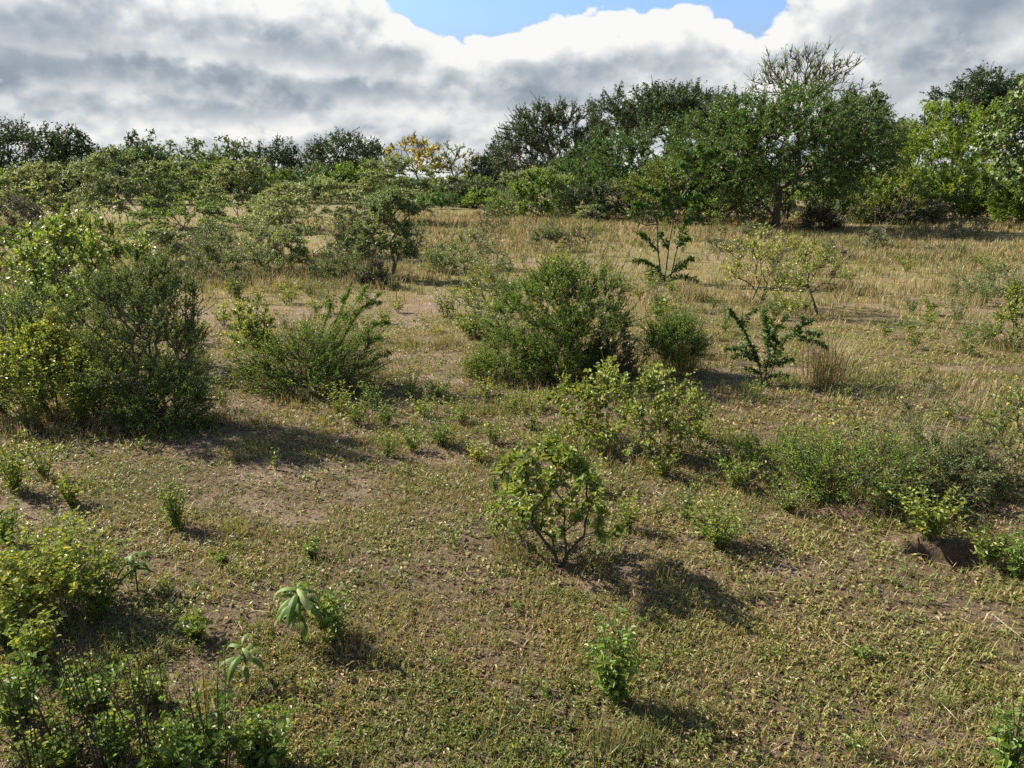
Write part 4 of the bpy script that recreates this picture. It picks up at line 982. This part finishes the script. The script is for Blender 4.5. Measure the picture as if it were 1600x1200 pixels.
# low acacia mass on the right
MASS = 'low feathery thorn bushes by the gully'
plant('feather', 'thorn_bush', 1195, 735, 180, 676, 'fine-leaved low bush with long thin shoots, left end of the bushes by the gully', 'shrub', MASS, twig=0.2, tint=0.05, cover=1.3, mat='acacia')
plant('feather', 'thorn_bush', 1335, 776, 250, 664, 'densest green fine-leaved bush hanging over the gully bank', 'shrub', MASS, clumps=200, tint=0.22, mat='acacia', twigs=8, cover=1.9)
plant('feather', 'thorn_bush', 1475, 772, 200, 668, 'greyer fine-leaved bush at the right end of the bushes by the gully', 'shrub', MASS, clumps=150, mat='acacia_grey', twig=0.2)
plant('twiggy', 'twiggy_bush', 1400, 700, 200, 580, 'wispy bare shoots standing above the gully bushes', 'shrub', cover=0.14, clumps=34, zl=0.4, stems=6, mat='acacia_grey', leaf=0.03)
plant('twiggy', 'twiggy_bush', 1580, 770, 130, 590, 'thin dark-twigged shrub cut by the right edge above the gully', 'shrub', cover=0.35, mat='herb', clumps=60, leaf=0.04)
plant('bush', 'leafy_bush', 1585, 545, 92, 440, 'leafy shrub with yellow-green leaves at the right edge of the dry grass', 'shrub', mat='herb', leaf=0.06)

# broad-leaved near bushes
plant('bush', 'round_leaved_bush', 985, 712, 190, 566, 'wide glossy-leaved bush just below the central thicket', 'shrub', leaf=0.055, stems=8, mat='gloss', zl=0.1, tint=0.05)
plant('bush', 'round_leaved_bush', 1062, 705, 110, 610, 'looser yellowish bush at the right side of the wide glossy-leaved bush', 'shrub', leaf=0.05, mat='herb', zl=0.1)
plant('bush', 'round_leaved_bush', 905, 690, 110, 590, 'pale yellow-green bush at the left side of the wide glossy-leaved bush', 'shrub', leaf=0.05, mat='herb', zl=0.1)
plant('bush', 'round_leaved_bush', 876, 882, 172, 690, 'lone round-leaved bush with a dark forked stem casting a long shadow on the turf', 'shrub', clumps=70, leaf=0.062, lw=0.62, stems=3, base_r=0.022, mat='gloss', bark='stem_dark', cover=2.4, zl=0.16, tint=-0.14, twig=0.10, trunk=0.18, lean=-0.07)
plant('bush', 'round_leaved_bush', 808, 858, 110, 770, 'leafy side shoot spreading low to the left of the lone round-leaved bush', 'shrub', leaf=0.058, lw=0.6, stems=2, mat='gloss', zl=0.3, lean=0.05, twig=0.14)

# scrubby yellow-green growth filling the left edge
LS = 'yellow-green scrub on the left'
plant('bush', 'scrub_bush', 38, 655, 150, 505, 'yellow-green scrub bush with reddish stems, nearest the left edge before the dark bush', 'shrub', LS, mat='herb', cover=2.2, leaf=0.045, clumps=80)
plant('bush', 'scrub_bush', 112, 645, 150, 478, 'tallest yellow-green scrub bush between the left edge and the dusty thorn tree', 'shrub', LS, mat='herb', cover=2.2, leaf=0.045, clumps=80, tint=0.1)
plant('bush', 'scrub_bush', 172, 655, 110, 525, 'smaller yellow-green scrub bush touching the dusty thorn tree', 'shrub', LS, mat='herb', cover=2.0, leaf=0.045, clumps=60)
plant('bush', 'scrub_bush', 95, 560, 150, 445, 'green scrub bush behind the tallest yellow-green one', 'shrub', LS, mat='herb_green', cover=2.0, leaf=0.05, clumps=70)

# ================================================================== leafy herbs one can point to
HB = [  # px, base y, width, top, leaf, stems, per, material, label
    (275, 826, 56, 728, .035, 22, 13, 'herb_green', 'dark upright broom-like herb on the open turf, left of centre'),
    (556, 664, 84, 596, .045, 14, 10, 'herb', 'leafy herb clump below the leaning thorn bush'),
    (690, 696, 96, 628, .045, 18, 10, 'herb_green', 'bright green leafy clump on the turf left of the wide glossy-leaved bush'),
    (605, 714, 50, 662, .04, 11, 9, 'herb', 'small yellowing herb left of the bright green clump'),
    (640, 622, 62, 560, .045, 12, 9, 'herb', 'yellow-green herb between the leaning thorn bush and the central thicket'),
    (957, 1098, 100, 936, .055, 13, 17, 'herb_green', 'upright green herb with a dark main stem in the near foreground, right of centre'),
    (490, 872, 62, 828, .04, 9, 10, 'herb_green', 'small dark green herb alone on the turf above the drooping big-leaved plant'),
    (522, 1008, 74, 898, .045, 9, 13, 'herb_green', 'leafy herb casting a shadow, right behind the drooping big-leaved plant'),
    (95, 958, 260, 800, .055, 46, 13, 'herb', 'wide yellow-green herb clump with pale straight stems on the left'),
    (24, 770, 92, 655, .05, 18, 11, 'herb', 'tall yellow-green herb clump at the left edge beside the turf'),
    (72, 748, 60, 672, .045, 12, 10, 'herb', 'dark-based herb clump second from the left edge'),
    (112, 790, 76, 722, .05, 12, 10, 'herb', 'low yellowish herb above the wide left clump'),
    (12, 850, 70, 760, .05, 12, 10, 'herb_green', 'dark green herb cut by the left edge above the wide clump'),
    (1070, 815, 34, 738, .04, 7, 11, 'herb_green', 'thin upright dark herb right of the lone round-leaved bush'),
    (981, 830, 66, 762, .045, 10, 11, 'herb', 'yellow-green herb just right of the lone round-leaved bush'),
    (1122, 856, 150, 762, .045, 34, 10, 'herb', 'low yellow-green herb patch at the left end of the gully bank'),
    (774, 768, 26, 730, .035, 6, 9, 'herb_green', 'tiny dark herb left of the top of the lone round-leaved bush'),
    (1150, 766, 92, 690, .045, 14, 10, 'herb', 'herb clump at the left foot of the gully bushes'),
    (1450, 852, 140, 735, .055, 24, 12, 'herb', 'bright yellow-green leafy herb growing on the lip of the gully hollow'),
    (1545, 880, 110, 800, .05, 16, 11, 'herb', 'yellow-green herb right of the gully hollow'),
    (1590, 905, 70, 790, .055, 12, 11, 'herb_green', 'green herb cut by the right edge below the gully'),
    (1427, 545, 62, 478, .05, 12, 10, 'herb', 'bright herb clump on the right-hand dry turf'),
    (1512, 556, 84, 470, .05, 13, 10, 'herb_green', 'taller thin herb right of the bright clump on the dry turf'),
    (1558, 690, 70, 560, .05, 11, 11, 'herb', 'thin yellow-green herb near the right edge above the gully bushes'),
    (1322, 622, 50, 590, .04, 8, 8, 'herb_green', 'small dark herb on the turf right of the grass tuft'),
    (1480, 655, 60, 610, .045, 9, 8, 'herb', 'straggly herb behind the right end of the gully bushes'),
    (320, 1220, 170, 1070, .05, 26, 14, 'herb_green', 'large dark green leafy clump at the bottom edge, left of centre'),
    (428, 1205, 110, 1085, .05, 14, 12, 'herb_green', 'lighter leafy clump at the bottom edge right of the dark one'),
    (30, 1140, 140, 980, .055, 22, 12, 'herb_green', 'green leafy clump at the left edge of the near foreground'),
    (60, 1040, 110, 930, .052, 16, 11, 'herb', 'yellow-green herb below the wide left clump'),
    (310, 1000, 80, 940, .05, 9, 9, 'herb', 'light green low herb between the wide left clump and the drooping big-leaved plant'),
    (1572, 1215, 90, 1080, .05, 10, 10, 'herb_green', 'leafy herb in the bottom right corner'),
    (190, 1190, 90, 1090, .05, 12, 11, 'herb_green', 'green herb among the dark bare stems in the left foreground'),
    (160, 965, 110, 830, .055, 20, 12, 'herb', 'lighter yellow-green herb at the right half of the wide left clump'),
    (20, 950, 120, 830, .055, 22, 12, 'herb', 'yellow-green herb at the left edge touching the wide left clump'),
    (12, 1010, 100, 900, .055, 16, 11, 'herb', 'dense light herb at the left edge below the wide clump'),
    (395, 1200, 90, 1110, .05, 14, 12, 'herb', 'yellow-green herb at the bottom between the dark leafy clump and the lighter one'),
    (262, 1215, 110, 1125, .052, 18, 12, 'herb', 'light herb at the bottom edge left of the dark leafy clump'),
    (505, 985, 60, 905, .045, 10, 11, 'herb', 'yellow-green sprig among the drooping big leaves'),
    (52, 672, 130, 520, .05, 26, 12, 'herb', 'yellow-green herb thicket with reddish leaves in front of the dark bush at the left edge'),
    (128, 668, 120, 500, .05, 28, 12, 'herb', 'tallest of the yellow-green herb thickets left of the dusty thorn tree'),
    (185, 664, 90, 540, .048, 18, 11, 'herb', 'narrow herb thicket touching the left side of the dusty thorn tree'),
    (5, 660, 90, 530, .05, 18, 12, 'herb_green', 'green herb thicket cut by the left edge below the dark thorn bush'),
    (225, 672, 70, 600, .045, 12, 10, 'herb', 'light leafy herb in front of the dark skirt of the thorn tree'),
    (330, 668, 60, 620, .04, 10, 9, 'herb', 'small pale herb at the right end of the dark thorn skirt'),
    (150, 1110, 150, 1020, .05, 24, 11, 'herb_green', 'spreading green herb behind the dark bare stems in the left foreground'),
    (240, 1105, 100, 1035, .045, 14, 10, 'herb', 'yellowish herb right of the tallest dark-stemmed plant'),
    (90, 1215, 130, 1110, .05, 16, 11, 'herb', 'yellow-green herb at the bottom edge on the left beside the bare soil'),
    (1290, 700, 100, 640, .045, 10, 9, 'herb', 'light herb standing among the gully bushes'),
    (1385, 800, 60, 735, .045, 8, 10, 'herb', 'pale herb with straw stalks in front of the gully bank'),
    (1230, 800, 90, 745, .04, 14, 9, 'herb', 'low yellowing herb patch left of the brown gully bank'),
    (150, 640, 110, 560, .045, 20, 11, 'herb', 'yellowish herb thicket in front of the left side of the dusty thorn tree'),
    (60, 650, 110, 545, .045, 22, 11, 'herb', 'yellowish herb thicket in front of the dark bush at the left edge'),
    (200, 668, 100, 600, .045, 16, 10, 'herb_green', 'dark leafy herb at the left foot of the dusty thorn tree'),
    (112, 590, 120, 480, .05, 20, 11, 'herb', 'tall yellow-green herb behind the yellowish thickets on the left'),
    (350, 640, 60, 560, .04, 10, 10, 'herb', 'thin herb right of the dusty thorn tree'),
    (585, 640, 60, 575, .042, 11, 10, 'herb_green', 'dark herb at the right foot of the leaning thorn bush'),
    (735, 590, 90, 530, .042, 14, 10, 'herb', 'low herb at the left foot of the central thicket'),
    (828, 672, 70, 620, .042, 10, 9, 'herb', 'low pale herb left of the wide glossy-leaved bush'),
    (830, 600, 80, 560, .04, 12, 9, 'herb', 'fringe of yellowing herb along the front of the central thicket'),
    (1035, 745, 80, 690, .045, 12, 10, 'herb', 'herb clump below the looser yellowish bush'),
    (1095, 690, 70, 625, .045, 10, 9, 'herb', 'thin yellow herb between the wide glossy-leaved bush and the gully bushes'),
    (925, 770, 70, 700, .045, 10, 10, 'herb', 'leafy herb behind the lone round-leaved bush on its right'),
    (1345, 1030, 50, 1002, .035, 8, 8, 'herb_green', 'flat little green herb on the open turf at lower right'),
    (345, 878, 40, 850, .035, 6, 7, 'herb_green', 'small dark weed right of the wide left clump'),
    (222, 702, 34, 678, .035, 6, 7, 'herb_green', 'bright little weed on the turf below the dusty thorn tree'),
    (145, 715, 46, 695, .03, 8, 7, 'herb', 'tiny yellow-flowering weed left on the turf below the thorn tree'),
    (430, 735, 30, 690, .035, 5, 7, 'herb', 'slender light weed upright on the open turf below the leaning thorn bush'),
    (1240, 610, 50, 575, .035, 8, 8, 'herb_green', 'dark weed between the knobbly sapling and the pale grass tuft'),
    (1180, 622, 60, 585, .04, 10, 8, 'herb_green', 'leafy weed at the foot of the knobbly sapling'),
]
for (px, py, w, top, lf, st, per, mt, lab) in HB:
    herb('leafy_herb', px, py, w, top, lab, 'leafy herbs of the clearing', stems=st, leaf=lf * 1.15, per=int(per * 1.25), dense=2.4 if px == 95 else 1.7, mat=mt, tint=random.Random(px * 7 + py).uniform(-0.22, 0.08),
         stem='stem_straw' if px == 95 else 'stem_green', bare=0.35 if px == 95 else 0.12)

for (px, py, w, top) in ((530, 645, 76, 588), (662, 652, 80, 600), (722, 664, 84, 608), (772, 694, 70, 640), (645, 705, 56, 662), (748, 722, 56, 684), (603, 664, 64, 618), (800, 645, 70, 598), (690, 620, 80, 570), (845, 640, 70, 595), (870, 705, 60, 655), (760, 620, 70, 575)):
    herb('fringe_herb', px, py, w, top, 'low herb in the loose fringe between the leaning thorn bush and the wide glossy-leaved bush', 'loose fringe of herbs below the central thicket', stems=20, leaf=.048, per=11, mat='herb' if px % 3 else 'herb_green', tint=(px % 7 - 3) * 0.05)
# thin dark bare-stemmed plants in the left foreground
BS = [(225, 1225, 120, 925, 'dark-stemmed plant between the tallest one and the dark leafy clump'), (345, 1230, 130, 950, 'dark-stemmed plant rising out of the dark leafy clump at the bottom'), (55, 1225, 110, 965, 'dark-stemmed plant at the far left of the near foreground'),
      (165, 1205, 130, 905, 'thin dark-stemmed plant with few leaves, tallest in the left foreground'), (110, 1200, 110, 985, 'dark-stemmed plant at left of the tallest bare-stemmed one'),
      (255, 1190, 140, 960, 'dark-stemmed plant leaning right, beside the dark leafy clump'), (930, 1215, 40, 1110, 'single dark bare stem at the bottom edge right of centre'),
      (1585, 1200, 60, 1030, 'thin bare-stemmed plant in the lower right corner')]
for i, (px, py, w, top, lab) in enumerate(BS):
    herb('bare_stemmed_plant', px, py, w, top, lab, 'bare dark-stemmed plants', stems=2 if px == 930 else 10, leaf=.036, per=4 if px != 930 else 1, mat='herb', stem='stem_dark', bare=0.4, r=0.0048, spread=0.3)
# straight pale stems standing in the wide left clump
herb('pale_stalk_plant', 112, 962, 100, 838, 'sheaf of pale straight stalks in the middle of the wide left herb clump', None, stems=14, leaf=.03, per=2, mat='herb', stem='stem_straw', bare=0.7, r=0.0045, spread=0.5)

# big drooping leaves
def big_leaf_plant(px, py, w, top, n, L, label, seed):
    rng = np.random.default_rng(seed)
    base = at(px, py); Wm = span(base, w); H = rise(base, top)
    e = root('big_leaved_plant', base, label, 'plant', 'plants with big drooping leaves')
    T = Mesh()
    tube(T, [[0, 0, -0.03], [0.01, 0.0, H * 0.5], [0.0, 0.0, H * 0.9]], [0.006, 0.005, 0.004], 6)
    part('stem', T, 'stem_dark', e, True)
    for i in range(n):
        X = Mesh()
        a = i * 2.4 + rng.uniform(-0.3, 0.3) + seed; z0 = H * (0.50 + 0.46 * i / n)
        rise_a = rng.uniform(0.1, 1.0); LL = L * rng.uniform(0.8, 1.1); w_ = LL * rng.uniform(0.17, 0.23)
        d = np.array([math.cos(a), math.sin(a), 0]); s = np.array([-math.sin(a), math.cos(a), 0])
        K = 9; t = np.linspace(0, 1, K); P = [np.array([0, 0, z0])]; ang = rise_a
        for k in range(1, K):
            ang -= (rise_a + rng.uniform(1.3, 1.9)) / K
            P.append(P[-1] + (d * math.cos(ang) + np.array([0, 0, 1]) * math.sin(ang)) * LL / (K - 1))
        P = np.array(P); prof = np.sin(np.clip(t * 0.93 + 0.07, 0, 1) * math.pi) ** 0.75 * w_ / 2; prof[0] = 0.002; prof[-1] = 0.001
        tang = unit(np.gradient(P, axis=0)); nrm = np.cross(tang, s[None].repeat(K, 0)) * -1
        cols = []
        for side, w0 in ((1, 1.0), (1, 0.07), (-1, 0.07), (-1, 1.0)):
            wv = prof * w0 * (1 + (rng.normal(0, 0.07, K) if w0 == 1.0 else 0))
            cols.append(P + s * (side * wv)[:, None] + nrm * (prof * (0.45 if w0 == 1.0 else 0.0) + (rng.normal(0, 0.05, K) * prof if w0 == 1.0 else 0))[:, None])
        V = np.concatenate(cols); i0 = np.arange(K - 1)
        F = np.concatenate([np.stack([c * K + i0, c * K + i0 + 1, (c + 1) * K + i0 + 1, (c + 1) * K + i0], 1) for c in range(3)])
        tb = rng.normal(0.42, 0.2) + (0.25 if i >= n - 2 else -0.1)
        X.add(V, F, np.clip(tb + rng.normal(0, 0.08, len(F)) + np.tile(np.linspace(0, 1, K - 1) ** 4 * rng.uniform(0, 0.5), 3) + np.repeat([0, 0.35, 0], K - 1), 0, 1))
        part('leaf', X, 'big', e, True)
big_leaf_plant(472, 1008, 120, 912, 24, 0.235, 'largest plant with broad drooping velvety leaves, on the turf at lower left', 3)
big_leaf_plant(385, 1072, 80, 1002, 10, 0.20, 'smaller broad-leaved drooping plant below and left of the largest one', 5)
big_leaf_plant(215, 928, 90, 860, 14, 0.21, 'broad-leaved drooping plant at the right side of the wide left herb clump', 8)

# fallen straw stalks lying on the turf
def stalk(pts, r, label, mat='stem_straw'):
    base = at(*pts[0]); P = []
    for (px, py) in pts:
        p = at(px, py); P.append([p[0] - base[0], p[1] - base[1], p[2] - base[2] + 0.02 + r])
    P = np.array(P); s = np.linspace(0, len(P) - 1, 9); i0 = np.minimum(s.astype(int), len(P) - 2); f = (s - i0)[:, None]
    M = Mesh(); tube(M, P[i0] * (1 - f) + P[i0 + 1] * f, np.linspace(r, r * 0.5, 9), 6)
    o = bpy.data.objects.new('fallen_stalk', M.mesh('fallen_stalk', MAT[mat], True)); COL.objects.link(o); o.location = base
    tag(o, label, 'stalk', 'straw stalks lying on the turf')
stalk([(998, 1010), (1012, 1022), (1034, 1032)], 0.005, 'thick pale bent stalk lying right of the upright foreground herb')
stalk([(1058, 986), (1044, 1004), (1034, 1020)], 0.0025, 'thin straw stalk slanting to the right of the pale bent stalk')
stalk([(1282, 984), (1300, 1005), (1320, 1018)], 0.004, 'pale forked-looking stalk on the open turf at lower right')
stalk([(1222, 1004), (1240, 1016), (1262, 1026)], 0.003, 'thin stalk left of the pale stalk on the lower right turf')
stalk([(1550, 964), (1575, 985), (1604, 1008)], 0.004, 'long straw stalk near the right edge below the gully')
stalk([(836, 982), (818, 1000), (800, 1010)], 0.0025, 'fine straw stalk left of the upright foreground herb')

# small weeds dotted over the turf: a few kinds, copied one by one
WEED = 'ankle-high weeds dotted over the open turf'
protos = []
for i in range(6):
    protos.append(herb('small_weed', 0, 0, 0.16 + 0.03 * i, 0.13 + 0.02 * i, 'ankle-high weed with a few small leaves on the open turf', WEED, stems=4 + i, leaf=.034, per=7, mat='herb' if i % 2 else 'herb_green', cat='weed', r=0.002, build_at=(0, 0, 0)))
wr = np.random.default_rng(2024); used = 0; n_tot = 0
while n_tot < 170:
    if n_tot % 4 == 0:
        hub = at(wr.uniform(-20, 1620), 600 + 600 * wr.uniform(0, 1) ** 0.8)
    p = hub + np.append(wr.normal(0, 0.2, 2), 0); p[2] = float(ground_z(p[0], p[1]))
    sc = wr.uniform(0.35, 0.95); rz = wr.uniform(0, 6.28)
    if used < 6:
        o = protos[used]; o.location = p; o.rotation_euler = (0, 0, rz); o.scale = (sc, sc, sc); used += 1
    else:
        copy_thing(protos[int(wr.integers(0, 6))], p, rz, sc)
    n_tot += 1
FW = 'knee-high weeds and seedlings in the far dry grass'
protos = []
for i in range(4):
    protos.append(herb('grass_weed', 0, 0, 0.75 + 0.15 * i, 0.65 + 0.12 * i, 'knee-high olive weed standing in the dry grass', FW, stems=14 + i, leaf=.09, per=10, mat='acacia_grey' if i % 2 else 'herb', cat='weed', r=0.005, build_at=(0, 0, 0)))
used = 0; n_tot = 0
while n_tot < 190:
    px, py = wr.uniform(-20, 1620), wr.uniform(338, 540)
    p = at(px, py)
    if bare_amount(p[:1], p[1:2])[0] > 0.6: continue
    sc = wr.uniform(0.5, 1.15); rz = wr.uniform(0, 6.28)
    if used < 4:
        o = protos[used]; o.location = p; o.rotation_euler = (0, 0, rz); o.scale = (sc, sc, sc); used += 1
    else:
        copy_thing(protos[int(wr.integers(0, 4))], p, rz, sc)
    n_tot += 1


# longer grass and weeds gathering round the feet of the nearer bushes
def foot_grass():
    rng = np.random.default_rng(515); M = Mesh()
    for base, Wm, dist in FEET:
        if dist > 26: continue
        n = int(min(330 * Wm, 900)); a = rng.uniform(0, 2 * math.pi, n); r = Wm * np.abs(rng.normal(0.30, 0.13, n))
        x = base[0] + np.cos(a) * r; y = base[1] + np.sin(a) * r * 0.85
        kk = fbm(x / 0.25, y / 0.25, 55, 2) > 0.44; x, y, a = x[kk], y[kk], a[kk]; n = len(x)
        blades(M, x, y, ground_z(x, y) - 0.01, rng.uniform(0.08, 0.26, n), np.maximum(rng.uniform(0.004, 0.008, n), 0.0008 * dist), np.abs(rng.normal(0.45, 0.3, n)), rng, np.clip(rng.normal(0.35, 0.28, n), 0, 1), a + rng.normal(0, 0.8, n))
    stuff('bush_foot_grass', M, 'straw', 'longer half-dry grass growing round the feet of the bushes')
foot_grass()
